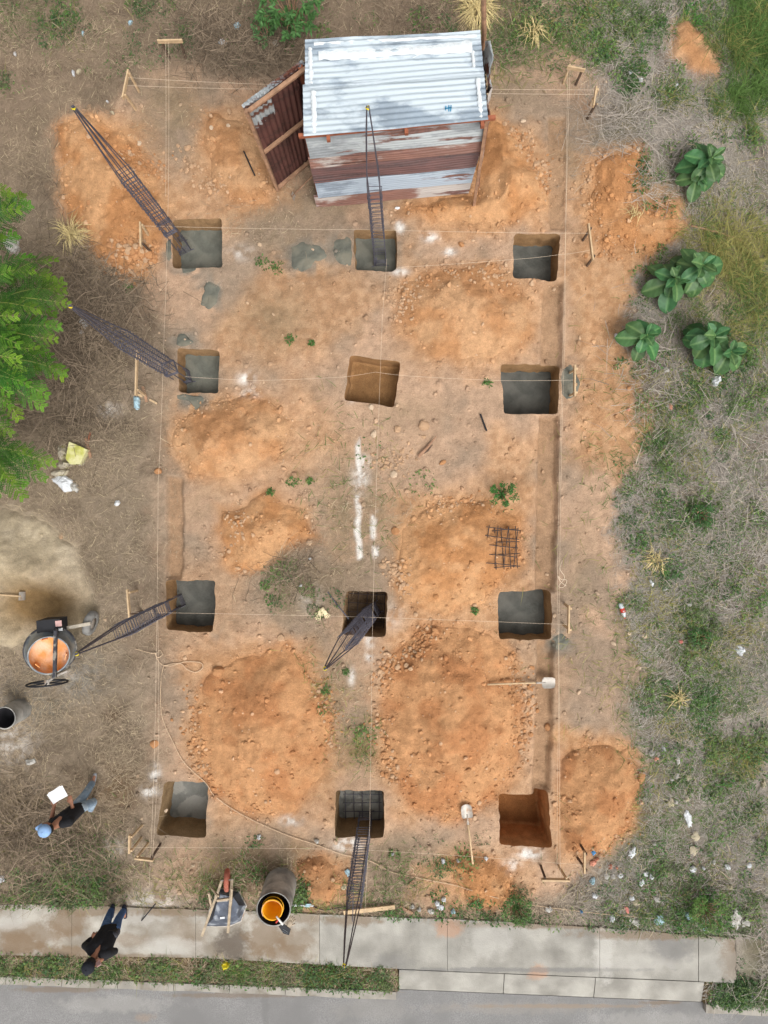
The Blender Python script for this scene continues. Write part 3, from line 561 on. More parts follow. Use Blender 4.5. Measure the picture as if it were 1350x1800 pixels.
M_tin_rust = tin('dark_rust_tin', DRUST, rgb(86, 56, 52), .3, None, 4)
M_tin_peel = tin('peeling_rust_tin', rgb(132, 88, 72), rgb(108, 66, 54), .2, rgb(174, 166, 158), 5)
shed0 = Vector((0.2, 6.3, 0)); shed = thing('tin_shed', 'small corrugated tin shed with whitish roof and patchy rusty front wall', 'shed', shed0)
BL, BR = Vector((-1.21, 5.80, 0)), Vector((1.58, 6.05, 0)); ux = (BR - BL).normalized(); uy = Vector((-ux.y, ux.x, 0)); LW = (BR - BL).length; DP = 1.08
def SP(a, b, z): p = BL + ux * a + uy * b; return Vector((p.x, p.y, z))
for a in (.02, LW - .04):
    for b in (.05, DP - .03): part('corner_post', MB().beam(SP(a, b, -.3), SP(a, b, 2.60), .07, .07), M_redwood, shed, shed0)
# front wall: five overlapping sheets, bottom to top
rows = [(-.05, .50, M_tin_peel, .05), (.42, 1.05, M_tin_blue, -.02), (.98, 1.62, M_tin_rust, 0), (1.54, 1.92, M_tin_peel, .0), (1.86, 2.56, M_tin_grey, -.02)]
for k, (z0, z1, m, ex) in enumerate(rows):
    off = -.012 * (k % 2) - .004 * k
    part('wall_sheet', corr(SP(-.02 - ex, off, z0 + .02), SP(LW + .02, off, z0 + .10), SP(LW + .03, off, z1 + .05), SP(-.03 - ex, off, z1), seed=k, wav=.008, amp=.015), m, shed, shed0)
part('wall_sheet', corr(SP(0, DP + .04, 0), SP(LW, DP + .04, 0), SP(LW, DP + .04, 2.6), SP(0, DP + .04, 2.6), seed=11), M_tin_rust, shed, shed0)
part('wall_sheet', corr(SP(LW + .05, .04, 0), SP(LW + .05, DP, 0), SP(LW + .05, DP, 2.55), SP(LW + .05, .04, 2.55), along='v', seed=12), M_tin_peel, shed, shed0)
part('wall_sheet', corr(SP(-.05, .7, 0), SP(-.05, DP, 0), SP(-.05, DP, 2.55), SP(-.05, .7, 2.55), along='v', seed=13), M_tin_rust, shed, shed0)
for a in (.35, 1.55, 2.72):                                    # rafters poking out below the roof edge
    part('rafter', MB().beam(SP(a, -.14, 2.60), SP(a, DP - .05, 2.70), .055, .09), M_redwood, shed, shed0)
part('eave_beam', MB().beam(SP(-.1, -.03, 2.615), SP(LW + .12, -.03, 2.645), .05, .07), M_redwood, shed, shed0)
def WZ(u, v, z): return W(u, v, z)
for k, (q, zs) in enumerate((([(534, 240), (858, 211), (851, 122), (532, 148)], (2.70, 2.70, 2.79, 2.79)), ([(536, 156), (851, 130), (844, 54), (536, 70)], (2.815, 2.815, 2.88, 2.88)))):
    P4 = [WZ(*q[i], zs[i]) for i in range(4)]
    part('roof_sheet', corr(*P4, pitch=.086, amp=.010, seed=21 + k, wav=.014), M_tin_roof, shed, shed0)
# white sealant daubed along the roof laps
M_seal = mat('white_sealant', rgb(212, 217, 219), .7, .1, 20, .5, 40)
def daub(u0, v0, u1, v1, z0, z1, wd, name='sealant', n=26):
    mb = MB(); 
    def f(a, b):
        p = WZ(u0 + (u1 - u0) * a, v0 + (v1 - v0) * a, z0 + (z1 - z0) * a); d = (WZ(u1, v1, z1) - WZ(u0, v0, z0)).normalized(); s = Vector((-d.y, d.x, 0))
        ww = wd * (.6 + .8 * float(vnoise(np.array([a * n * .8]), np.array([b * 1.4 + u0]), 77)[0])); return p + s * (b - .5) * ww + Vector((0, 0, .024 + .008 * math.sin(a * 60) - .02 * abs(2 * b - 1)))
    mb.surf(f, n, 4); part(name, mb, M_seal, shed, shed0, True)
daub(553, 235, 551, 160, 2.70, 2.79, .07); daub(846, 208, 840, 138, 2.70, 2.79, .06); daub(547, 148, 545, 84, 2.815, 2.87, .06); daub(560, 98, 830, 84, 2.855, 2.86, .17); daub(552, 77, 838, 63, 2.873, 2.877, .05); daub(833, 120, 831, 90, 2.82, 2.86, .05)
M_bluemark = mat('blue_paint', rgb(60, 140, 178), .6, .15)
mk = MB()
for (a, b, c, d) in ((784, 186, 783, 194), (789, 185, 789, 196), (793, 185, 792, 196), (782, 191, 794, 189)):
    mk.beam(WZ(a, b, 2.755), WZ(c, d, 2.755), .016, .006)
part('blue_mark', mk, M_bluemark, shed, shed0)
# open door leaf, propped out on the left
dBL, dBR, dTL, dTR = Vector((-2.04, 6.12, .04)), Vector((-1.26, 6.76, .04)), Vector((-2.14, 6.17, 2.62)), Vector((-1.21, 6.86, 2.62))
dn = (dBR - dBL).cross(dTL - dBL).normalized(); 
if dn.y > 0: dn = -dn
def DP_(s, t, o=0): return (dBL * (1 - s) + dBR * s) * (1 - t) + (dTL * (1 - s) + dTR * s) * t + dn * o
door = part('door', MB().beam(DP_(.01, 0, .03), DP_(.01, 1, .03), .06, .05), M_oldwood, shed, shed0, label='rusty tin door standing open on a timber frame')
for k, (s0, s1, t0, t1, m) in enumerate(((.0, .46, 0, .80, M_tin_rust), (.0, .42, .76, 1, M_tin_grey), (.40, 1.0, 0, 1, M_tin_rust))):
    part('sheet', corr(DP_(s0, t0, -.01 - .012 * k), DP_(s1, t0, -.01 - .012 * k), DP_(s1, t1, -.01 - .012 * k), DP_(s0, t1, -.01 - .012 * k), along='v', pitch=.085, amp=.013, seed=30 + k), m, door, shed0)
for t in (.03, .52, .985): part('rail', MB().beam(DP_(.03, t, .035), DP_(1, t, .035), .06, .045), M_oldwood, door, shed0)
part('ridge_tin', corr(DP_(0, .99, -.02), DP_(1, .99, -.02), DP_(1, 1.01, -.07), DP_(0, 1.01, -.07), along='v', seed=35), M_tin_grey, door, shed0)
# side panel leaning at the right, with a tall pole
sp0 = Vector((1.85, 6.6, 0)); side = thing('leaning_panel', 'grey corrugated tin panel standing edge on along the right side of the shed', 'tin panel', sp0)
part('sheet', corr(W(842, 330, .2), W(846, 250, .9), W(862, 150, 2.7), W(858, 205, 2.6), along='u', seed=41, wav=.02), M_tin_peel, side, sp0)
part('sheet', corr(W(856, 165, 2.3), W(853, 72, 2.5), W(862, 72, 3.0), W(864, 152, 2.8), along='u', seed=42, wav=.03), M_tin_grey, side, sp0)
part('stile', MB().beam(W(833, 362, .1), W(856, 208, 2.62), .05, .05), M_oldwood, side, sp0)
solo('tall_post', MB().tube([W(845, 190, 0), W(851, 60, 2.6), W(850, -14, 3.6)], [.04, .038, .035], 8), M_oldwood, W(845, 190, 0), 'tall weathered wooden post rising behind the right end of the shed roof', 'post')
# hoe by the door
def hoe(a, b, label, mt=M_oldwood, blade=.11):
    t = thing('hoe', label, 'hoe', a); part('handle', MB().tube([a, (a + b) / 2 + Vector((0, 0, .01)), b], [.016, .015, .017], 7), mt, t, a, True)
    d = (a - b).normalized(); s = Vector((-d.y, d.x, 0)).normalized(); mb = MB()
    mb.surf(lambda p, q: a + s * (p - .5) * blade - d * (.02 - .06 * math.sin(q * 1.5)) + Vector((0, 0, -.13 * q + .02)), 5, 4)
    mb.surf(lambda p, q: a + s * (p - .5) * blade - d * (.026 - .06 * math.sin(q * 1.5)) + Vector((0, 0, -.13 * q + .02)), 5, 4)
    part('blade', mb, M_steel, t, a); return t
hoe(G(517, 348, .12), G(553, 324, .35), 'wooden handled hoe leaning by the open door of the tin shed')
hoe(G(41, 1047, .1), G(-30, 1042, .06), 'pale handled hoe lying in the damp hollow of the sand heap', M_wood, .16)

# ---------------------------------------------------------------- rebar column cages
def stirrup_mesh(hw, r):
    mb = MB(); mb.tube([(-hw, -hw, 0), (hw, -hw, 0), (hw, hw, 0), (-hw, hw, 0)], r, 5, closed=True)
    mb.tube([(-hw, -hw, .004), (-hw * .45, -hw * .45, .03)], r, 4); return tomesh('stirrup', mb, M_rebar)
ST = {}
def cage(u0, v0, z0, u1, v1, z1, hw, yaw, segs, label, nb=4, bunch=None, r=.009, bulge=1.0):
    A = W(u0, v0, z0); B = W(u1, v1, z1); t = thing('rebar_cage', label, 'rebar cage', A, 'rebar column cages standing in the pits')
    d = (B - A).normalized(); Lh = (B - A).length; X = Vector((math.cos(yaw), math.sin(yaw), 0)); X = (X - d * X.dot(d)).normalized(); Y = d.cross(X)
    R = Matrix((X, Y, d)).transposed().to_4x4()
    offs = [(-1, -1), (1, -1), (1, 1), (-1, 1)] + ([(0, -1), (0, 1)] if nb >= 6 else [])
    for (a, b) in offs:
        pts = [A + X * a * hw * 1.7 + Y * b * hw * 1.1 - d * .01]
        for k in range(9):
            f = k / 8; s = 1 if f < .62 else max(.06, 1 - (f - .62) / .38 * .95)
            pts.append(A + d * Lh * f + (X * a + Y * b) * hw * s * (1 + .05 * math.sin(f * 9 + a * 2 + b)) + X * .012 * math.sin(f * 7 + a))
        part('bar', MB().tube(pts, r, 6), M_rebar, t, A)
    key = (round(hw, 3)); ST.setdefault(key, stirrup_mesh(hw + r * 1.6, .0075)); me = ST[key]
    for (f0, f1, n) in segs:
        for k in range(n):
            f = f0 + (f1 - f0) * k / max(1, n - 1); o = link('stirrup', me, t); M = Matrix.Translation(d * Lh * f + Vector((0, 0, 0))) @ R @ Euler((random.uniform(-.1, .1), random.uniform(-.1, .1), random.uniform(-.05, .05))).to_matrix().to_4x4()
            s = 1 if f < .62 else max(.2, 1 - (f - .62) / .38 * .95); o.matrix_local = M @ Matrix.Diagonal((s, s, 1, 1))
    part('tie', MB().tube([B + Vector((.02 * math.cos(k * 1.05), .02 * math.sin(k * 1.05), .012 * math.sin(k * 2.1) - .03)) for k in range(6)], .012, 5, closed=True), M_yellow, t, A)
    return t
cage(322, 436, -.46, 127, 187, 4.15, .105, .5, [(.005, .05, 5), (.185, .215, 6), (.26, .62, 16)], 'tall rebar cage leaning over the orange heap at top left', 6)
cage(668, 458, -.38, 646, 187, 4.3, .10, .05, [(.005, .06, 6), (.17, .54, 14)], 'tall rebar cage rising in front of the tin shed roof', 4)
cage(326, 665, -.46, 122, 537, 4.1, .105, .3, [(.005, .05, 5), (.18, .2, 5), (.25, .66, 19), (.7, .84, 5)], 'rebar cage reaching over the brush toward the ferny green tree', 6)
cage(313, 1057, -.6, 133, 1150, 4.1, .105, .35, [(.005, .05, 5), (.2, .24, 6), (.27, .66, 17)], 'rebar cage reaching toward the orange concrete mixer', 6)
cage(655, 1072, -.8, 571, 1176, 4.1, .11, .5, [(.01, .1, 8), (.15, .34, 13), (.38, .62, 13)], 'leaning rebar cage in the bare pit beside the work gloves', 4)
cage(643, 1436, -.8, 605, 1700, 4.15, .105, .05, [(.01, .09, 7), (.16, .66, 24)], 'longest looking rebar cage, stretching across the pavement to the verge', 4)

# ---------------------------------------------------------------- rebar mats
def rebar_mat(c, sx, sy, nx_, ny_, yaw, label, m=M_rebar, tilt=0.0, droop=0.0):
    t = thing('rebar_mat', label, 'rebar mat', c, 'square rebar mats'); E = Euler((tilt, 0, yaw)).to_matrix()
    for k in range(nx_):
        x = (k / (nx_ - 1) - .5) * sx; part('bar', MB().tube([E @ Vector((x + random.uniform(-.012, .012), -sy / 2 - .05, .0)), E @ Vector((x, 0, droop)), E @ Vector((x + random.uniform(-.012, .012), sy / 2 + .05, 0))], .008, 6), m, t)
    for k in range(ny_):
        y = (k / (ny_ - 1) - .5) * sy; part('bar', MB().tube([E @ Vector((-sx / 2 - .05, y + random.uniform(-.012, .012), .02)), E @ Vector((0, y, .02 + droop)), E @ Vector((sx / 2 + .05, y + random.uniform(-.012, .012), .02))], .008, 6), m, t)
    return t
rebar_mat(W(644, 1076, -.78), .72, .72, 5, 5, -.05, 'rebar mat on the brown floor of the pit below the chalk lines', M_rebar_rust)
rebar_mat(W(637, 1418, -.78), .68, .52, 5, 4, 0, 'rebar mat on the grey floor of the bottom middle pit')
c = G(880, 960, .06); rebar_mat(c, .54, .66, 4, 5, -.1, 'square rebar mat lying on orange spoil, upper of the two stacked askew', M_rebar_rust, .06)
c = G(889, 963, .03); rebar_mat(c, .40, .70, 4, 4, .06, 'square rebar mat lying on orange spoil, lower of the two stacked askew', M_rebar_rust, .04)

# ---------------------------------------------------------------- batter boards
def batter(u0, v0, u1, v1, label, z=.5, lean=(0, 0)):
    a, b = W(u0, v0, z), W(u1, v1, z); c = (a + b) / 2; c.z = 0; d = (b - a).normalized(); s = Vector((-d.y, d.x, 0))
    t = thing('batter_board', label, 'batter board', c, 'batter boards round the dig')
    part('board', MB().beam(a, b, .028, .085), M_wood, t, c)
    for f in (.12, .88):
        p = a * (1 - f) + b * f + s * .035; g = Vector((p.x + random.uniform(-.04, .04), p.y + random.uniform(-.04, .04), hz(p.x, p.y) - .1)); 
        part('stake', MB().beam(g, p + Vector((0, 0, .02)), .035, .035), random.choice([M_wood, M_darkwood]), t, c)
    return t
BT = [(277, 73, 321, 72, 'batter board at top left, set level across the upper end of the left string'), (226, 124, 216, 173, 'batter board at top left, turned upright beside the highest orange heap'),
      (997, 118, 1028, 124, 'short batter board at top right across the upper end of the right string'), (1048, 153, 1043, 187, 'short batter board at top right ending the string behind the shed'),
      (1034, 394, 1042, 458, 'long batter board right of the top right pit'), (247, 391, 248, 434, 'batter board in the rubble left of the top left pit'),
      (241, 617, 239, 695, 'longest batter board, left of the middle left pit under a rebar cage'), (1010, 642, 1010, 697, 'batter board splashed with cement right of the wide dark pit'),
      (224, 1036, 228, 1085, 'batter board between the sand heap and the left pit'), (1000, 1064, 999, 1113, 'batter board right of the dark pit above the lying shovel'),
      (228, 1467, 228, 1499, 'batter board at bottom left beside the man holding papers, turned upright'), (238, 1508, 270, 1512, 'batter board at bottom left set level below the pale grey pit'),
      (1027, 1497, 1027, 1534, 'batter board at bottom right turned upright near scattered litter'), (952, 1546, 1001, 1547, 'batter board at bottom right set level across the lower end of the right string')]
for b in BT: batter(*b)
# ---------------------------------------------------------------- strings
def string(name, pts, r, label, cat, m, ends=.5, sag=.03):
    P = []
    for i in range(len(pts) - 1):
        a, b = pts[i], pts[i + 1]; a = W(a[0], a[1], a[2] if len(a) > 2 else ends); b = W(b[0], b[1], b[2] if len(b) > 2 else ends)
        for k in range(12):
            f = k / 12; q = a * (1 - f) + b * f; q.z -= sag * 4 * f * (1 - f); P.append(q)
    P.append(W(*pts[-1][:2], pts[-1][2] if len(pts[-1]) > 2 else ends))
    me_ = tomesh(name, MB().tube(P, r, 5), m, P[0]); return tag(link(name, me_, None, P[0]), label, cat, 'building strings stretched over the dig' if cat == 'string' else None)
sr = .0019
string('string', [(296, 73), (296, 330, .3), (288, 600, .4), (278, 850), (272, 1300), (262, 1560, .3)], sr, 'left long string running from the top board to the pavement', 'string', M_string)
string('string', [(291, 74), (291, 345, .15)], sr, 'short string beside the left long string at the top left corner', 'string', M_string)
string('string', [(277, 1080), (279, 1300), (268, 1511)], sr, 'faint second string along the lower left line of pits', 'string', M_string)
string('string', [(998, 120), (993, 600), (986, 850), (982, 1250), (979, 1547)], sr, 'right long string along the trench, outer of the pair', 'string', M_string)
string('string', [(1002, 120), (990, 600), (980, 1000), (984, 1250), (985, 1547)], sr, 'right long string along the trench, inner of the pair', 'string', M_string)
string('string', [(680, 455, .1), (672, 560), (663, 800), (655, 1090), (650, 1450), (641, 1610, .1)], sr, 'middle long string running down past the chalk lines', 'string', M_string)
string('string', [(222, 136), (530, 150), (1046, 158)], sr, 'cross string passing behind the tin shed, upper of two', 'string', M_string)
string('string', [(220, 150), (530, 157), (1044, 166)], sr, 'cross string passing behind the tin shed, lower of two', 'string', M_string)
string('string', [(247, 397), (660, 404), (1037, 410)], sr, 'cross string over the top row of pits', 'string', M_string)
string('string', [(1036, 440, .5), (980, 448, .4), (900, 456, .3), (700, 470, .05)], sr, 'slack string drooping over the top right pit', 'string', M_string)
string('string', [(325, 662, .3), (450, 669, .2), (600, 663, .4), (660, 654), (720, 661), (880, 669), (1010, 668)], sr, 'cross string over the bare brown pit', 'string', M_string)
string('string', [(225, 1076), (620, 1084), (1000, 1098)], sr, 'cross string over the row of pits with the gloves beside it', 'string', M_string)
string('string', [(180, 1489, .1), (228, 1490), (640, 1494), (1027, 1521)], sr, 'cross string below the bottom row of pits', 'string', M_string)
def gpath(pts, dz): return [G(u, v, dz) for u, v in pts]
def spline(pts, n=8):
    out = []; P = [pts[0]] + list(pts) + [pts[-1]]
    for i in range(1, len(P) - 2):
        for k in range(n):
            t = k / n; a, b, c_, d = [np.array(P[i + j - 1], float) for j in range(4)]
            out.append(tuple(.5 * ((2 * b) + (-a + c_) * t + (2 * a - 5 * b + 4 * c_ - d) * t * t + (-a + 3 * b - 3 * c_ + d) * t ** 3)))
    return out + [tuple(pts[-1])]
def cord(name, pts, r, m, label, cat, dz=.012, n=8):
    P = gpath(spline(pts, n), dz); me_ = tomesh(name, MB().tube(P, r, 6), m, P[0], True); return tag(link(name, me_, None, P[0]), label, cat)
cord('rope', [(238, 1140), (272, 1148), (282, 1142), (286, 1150), (278, 1155), (273, 1146), (282, 1165), (300, 1170), (325, 1163), (352, 1164), (357, 1173), (345, 1181), (330, 1176), (318, 1166), (296, 1168), (287, 1175), (283, 1215), (286, 1260), (303, 1300), (325, 1340), (362, 1375), (380, 1400), (430, 1433), (500, 1465), (560, 1485), (600, 1500), (650, 1512), (690, 1532), (740, 1543), (800, 1555), (870, 1576), (940, 1590), (1050, 1604), (1180, 1616), (1230, 1626)], .007, M_rope, 'long beige rope winding from a loose coil across the lower dig to the litter', 'rope', .03)
cord('string', [(995, 1030), (985, 1022), (980, 1012), (986, 1018), (996, 1020), (990, 1032), (982, 1030), (992, 1015), (984, 1000), (988, 985)], .005, M_string, 'tangled end of white string beside the right trench', 'string')
# ---------------------------------------------------------------- spilt concrete
M_spill = mat('spilt_concrete', rgb(98, 98, 88), .88, .25, 5, 1.0, 18, col2=rgb(116, 112, 98), sc2=3)
def spill(pts, hh, label, seed):
    P = np.array(px(spline(pts + [pts[0]], 9)[:-1])); cx = P.mean(0); n = len(P); V = []; 
    for r in range(7):
        t = r / 6; p = P * (1 - t) + cx * t
        if r < 2: p = p + (np.column_stack([vnoise(p[:, 0] * 9, p[:, 1] * 9, seed), vnoise(p[:, 0] * 9, p[:, 1] * 9, seed + 1)]) - .5) * .07
        z = hzv(p[:, 0], p[:, 1]) + (hh * .45 * (.5 + fbm(p[:, 0], p[:, 1], 7, 3, seed)) * min(1, t * 3 + .0) - (.015 if r == 0 else 0)); V.append(np.column_stack([p - cx, z]))
    a = np.arange(n); b = np.roll(a, -1); q = np.concatenate([np.stack([a + r * n, b + r * n, b + (r + 1) * n, a + (r + 1) * n], 1) for r in range(6)])
    if ((P - cx)[0, 0] * (P - cx)[n // 4, 1] - (P - cx)[0, 1] * (P - cx)[n // 4, 0]) < 0: q = q[:, ::-1]
    me_ = mesh_np('concrete_spill', np.concatenate(V), [q], M_spill); tag(link('concrete_spill', me_, None, (*cx, 0)), label, 'concrete spill', 'spills of grey concrete')
SP_L = [([(508, 432), (535, 425), (565, 432), (580, 450), (556, 462), (540, 478), (515, 476), (510, 458)], .03, 'largest grey concrete spill, left of the pit in front of the shed'),
        ([(585, 425), (600, 418), (619, 418), (620, 465), (605, 468), (585, 452)], .02, 'grey concrete spill touching the left rim of the pit in front of the shed'),
        ([(355, 500), (372, 494), (387, 505), (383, 528), (366, 544), (352, 538), (358, 518)], .03, 'grey concrete spill on bare soil below the top left pit'),
        ([(312, 590), (328, 585), (340, 600), (325, 610), (308, 606)], .02, 'small grey concrete spill just above the middle left pit'),
        ([(308, 693), (340, 693), (360, 696), (356, 712), (344, 719), (330, 706), (312, 702)], .025, 'grey concrete spill along the lower rim of the middle left pit'),
        ([(988, 645), (1004, 640), (1018, 660), (1020, 680), (1006, 700), (988, 698)], .03, 'grey concrete spill on the batter board right of the wide pit'),
        ([(972, 1120), (990, 1110), (1000, 1124), (992, 1142), (974, 1140), (968, 1130)], .025, 'grey concrete spill at the corner of the right hand pit above the shovel'),
        ([(291, 424), (301, 422), (303, 455), (293, 458)], .02, 'narrow grey concrete spill along the left rim of the top left pit'),
        ([(318, 473), (345, 473), (338, 480), (324, 480)], .015, 'tiny grey concrete spill under the lower rim of the top left pit')]
for k, (p, h_, l) in enumerate(SP_L): spill(p, h_, l, 300 + k)
# ---------------------------------------------------------------- concrete mixer
def Rz(a): return Matrix.Rotation(a, 4, 'Z')
M_drumout = mat('mixer_drum_paint', rgb(128, 136, 142), .6, .25, 6, .2, 60, metal=.2, col2=rgb(170, 168, 160), sc2=4)
M_orange = mat('worn_orange_paint', rgb(228, 156, 90), .7, .16, 7, .4, 40, col2=rgb(226, 186, 156), sc2=3.4, thr=(.42, .62))
M_frame = mat('mixer_frame_paint', rgb(58, 58, 64), .6, .3, 14, .2, 60, metal=.3, col2=rgb(140, 134, 124), sc2=9, thr=(.5, .62))
M_arm = mat('dusty_steel_beam', rgb(176, 166, 150), .7, .25, 12, .2, 60, metal=.2)
M_tyre = mat('dusty_tyre', rgb(128, 126, 122), .9, .25, 10, .3, 60)
M_label = mat('pink_label', rgb(196, 158, 152), .6, .15)
m0 = W(92, 1140, 0); m0.z = 0; mix = thing('concrete_mixer', 'concrete mixer with orange drum mouth turned up, beside the sand heap', 'concrete mixer', m0)
dc = W(86, 1152, 1.12); ax = Vector((.40, -.10, 1)).normalized(); Q = ax.to_track_quat('Z', 'Y').to_matrix().to_4x4(); MT = Matrix.Translation(dc)
part('drum', MB().lathe([(.10, -.78), (.26, -.76), (.40, -.55), (.42, -.32), (.405, -.28), (.33, .0), (.345, .012), (.335, .02), (.318, 0)], 40, MT @ Q), M_drumout, mix, m0, True)
part('drum_lining', MB().lathe([(.335, .018), (.325, -.02), (.34, -.10), (.29, -.19), (.17, -.25), (.001, -.27)], 40, MT @ Q), M_orange, mix, m0, True)
part('gear_ring', MB().tube([MT @ Q @ Vector((.425 * math.cos(k * .1309), .425 * math.sin(k * .1309), -.36)) for k in range(48)], .022, 6, closed=True), M_frame, mix, m0)
for k in range(3):
    a = k * 2.1 + .5; part('paddle', MB().box(MT @ Q @ Vector((.27 * math.cos(a), .27 * math.sin(a), -.14)), (.02, .10, .14), (Q @ Rz(a)).to_3x3()), M_orange, mix, m0)
part('cross_bar', MB().beam(W(98, 1108, 1.16), W(96, 1191, 1.16), .055, .05), M_frame, mix, m0)
part('yoke', MB().tube([W(98, 1109, 1.14), W(98, 1106, .8), W(97, 1108, .45), W(97, 1150, .28), W(95, 1190, .5), W(95, 1190, 1.14)], .035, 8), M_frame, mix, m0)
eng = part('engine_cover', MB().box(W(92, 1098, .8), (.36, .22, .42), Rz(.06).to_3x3()).box(W(91, 1097, 1.02), (.30, .17, .05), Rz(.06).to_3x3()), M_black, mix, m0)
part('data_plate', MB().box(W(103, 1096, 1.05), (.11, .10, .012), Rz(.1).to_3x3()), M_label, eng, m0)
part('cover_lip', MB().beam(W(72, 1108, .95), W(110, 1106, .95), .05, .02), M_plastic, eng, m0)
part('tow_arm', MB().beam(W(100, 1107, .66), W(159, 1096, .5), .06, .06), M_arm, mix, m0)
part('leg', MB().beam(W(98, 1113, .95), W(112, 1122, .02), .04, .04), M_arm, mix, m0); part('leg', MB().beam(W(108, 1104, .8), W(109, 1121, .05), .035, .035), M_arm, mix, m0)
part('leg', MB().beam(W(95, 1188, .8), W(122, 1176, .05), .035, .035), M_arm, mix, m0); part('leg', MB().beam(W(92, 1188, .8), W(72, 1178, .05), .035, .035), M_arm, mix, m0)
wc = W(159, 1095, .27); WX = Matrix.Translation(wc) @ Matrix.Rotation(math.pi / 2, 4, 'Y') @ Matrix.Rotation(.25, 4, 'X')
wh = part('tyre', MB().lathe([(.11, -.06), (.18, -.075), (.225, -.05), (.235, 0), (.225, .05), (.18, .075), (.11, .06)], 28, WX), M_tyre, mix, m0, True)
part('rim', MB().lathe([(.0, -.035), (.11, -.05), (.12, 0), (.11, .05), (0, .035)], 20, WX), M_steel, wh, m0, True)
hc = W(83, 1201, .92); HX = Matrix.Translation(hc) @ Matrix.Rotation(math.pi / 2 - .06, 4, 'X') @ Matrix.Rotation(.05, 4, 'Y')
hw_ = part('hand_wheel', MB().tube([HX @ Vector((.335 * math.cos(k * .1309), .335 * math.sin(k * .1309), 0)) for k in range(48)], .017, 8, closed=True), M_black, mix, m0, True)
for k in range(6):
    a = k * math.pi / 3 + .2; part('spoke', MB().tube([HX @ Vector((.03 * math.cos(a), .03 * math.sin(a), 0)), HX @ Vector((.33 * math.cos(a), .33 * math.sin(a), 0))], .012, 6), M_black, hw_, m0)
part('hub', MB().lathe([(.0, -.06), (.05, -.06), (.05, .06), (0, .06)], 14, HX), M_steel, hw_, m0)
part('axle', MB().tube([W(95, 1190, 1.0), W(84, 1198, .92)], .025, 8).beam(W(96, 1190, 1.0), W(118, 1180, .9), .03, .03), M_steel, mix, m0)
# black drum at the left edge
M_drumgrey = mat('cement_coated_drum', rgb(168, 164, 156), .85, .2, 7, .5, 40, col2=rgb(126, 124, 120), sc2=4, thr=(.45, .65)); M_inside = mat('drum_inside', rgb(34, 32, 36), .8, .3, 6)
def barrel(u, v, r, hgt, label, lip=.01):
    b0 = W(u, v, hgt); b0.z = 0; t = thing('drum', label, 'drum', b0)
    pr = [(r * .99, 0), (r, .02)]
    for k in range(1, 12): pr.append((r * (1 + (.018 if k in (4, 8) else 0)), hgt * k / 12))
    pr += [(r, hgt), (r + lip, hgt + .005), (r - .012, hgt + .005)]
    part('shell', MB().lathe(pr, 36, Matrix.Translation(b0)), M_drumgrey, t, b0, True)
    part('inner_wall', MB().lathe([(r - .014, hgt), (r - .018, .25), (0.001, .25)], 36, Matrix.Translation(b0)), M_inside, t, b0, True); return t, b0
barrel(8, 1262, .20, .62, 'small drum with black inside at the left edge of the picture')
dr, db = barrel(481, 1598, .30, .9, 'cement coated drum holding a yellow bucket beside the pavement')
M_bucket = mat('yellow_bucket_plastic', rgb(236, 168, 24), .45, .08, 4, .1, 30)
b0 = W(479, 1598, .86); b0.z = .44
bk = thing('bucket', 'yellow orange plastic bucket standing inside the grey drum', 'bucket', b0); r = .175
part('bucket_body', MB().lathe([(.0, 0), (.13, 0), (.14, .02), (r * .97, .42), (r + .012, .42), (r + .014, .455), (r - .004, .455), (r - .01, .43), (.132, .03), (0, .03)], 36, Matrix.Translation(b0)), M_bucket, bk, b0, True)
part('bucket_rim', MB().tube([b0 + Vector(((r + .013) * math.cos(k * .1745), (r + .013) * math.sin(k * .1745), .36)) for k in range(36)], .009, 6, closed=True), M_bucket, bk, b0, True)
part('bail', MB().tube([b0 + Vector(((r + .01) * math.cos(a), (r + .01) * math.sin(a) * .9, .47 - .02 * math.sin(a * 1))) for a in [math.pi * k / 14 + .6 for k in range(15)]], .006, 6), M_orange, bk, b0)
# trowel, glove and tag by the bucket
tb = W(492, 1618, .88)
M_whitegrip = mat('white_handle', rgb(226, 222, 216), .5, .1); M_redtip = mat('red_tip', rgb(196, 62, 50), .5, .1)
tr = thing('trowel', 'dark bladed trowel with white and red handle hanging over the rim of the drum', 'trowel', tb)
part('handle', MB().tube([W(486, 1611, .93), W(497, 1625, .90)], [.016, .02], 8), M_whitegrip, tr, tb, True)
part('ferrule', MB().tube([W(485, 1622, .92), W(489, 1617, .92)], .015, 8), M_redtip, tr, tb)
tbm = MB().prism([tuple(W(u, v, .86)[:2]) for u, v in ((490, 1629), (499, 1625), (511, 1634), (508, 1644), (498, 1641))], .84, .86); bl_ = part('blade', tbm, M_black, tr, tb)
M_grey = mat('grey_print', rgb(150, 158, 168), .6, .05)
lt = MB()
for k in range(5): lt.box(W(498 + k * 1.9, 1634 + k * 1.1, .864), (.011, .004, .003), Rz(-.5).to_3x3()).box(W(497 + k * 1.9, 1637 + k * 1.0, .864), (.009, .004, .003), Rz(-.5).to_3x3())
part('print_marks', lt, M_grey, bl_, tb)
M_glove = mat('cream_glove', rgb(226, 208, 168), .9, .1, 14, .3, 60); M_gloved = mat('grey_glove', rgb(168, 152, 132), .9, .15, 14, .3, 60)
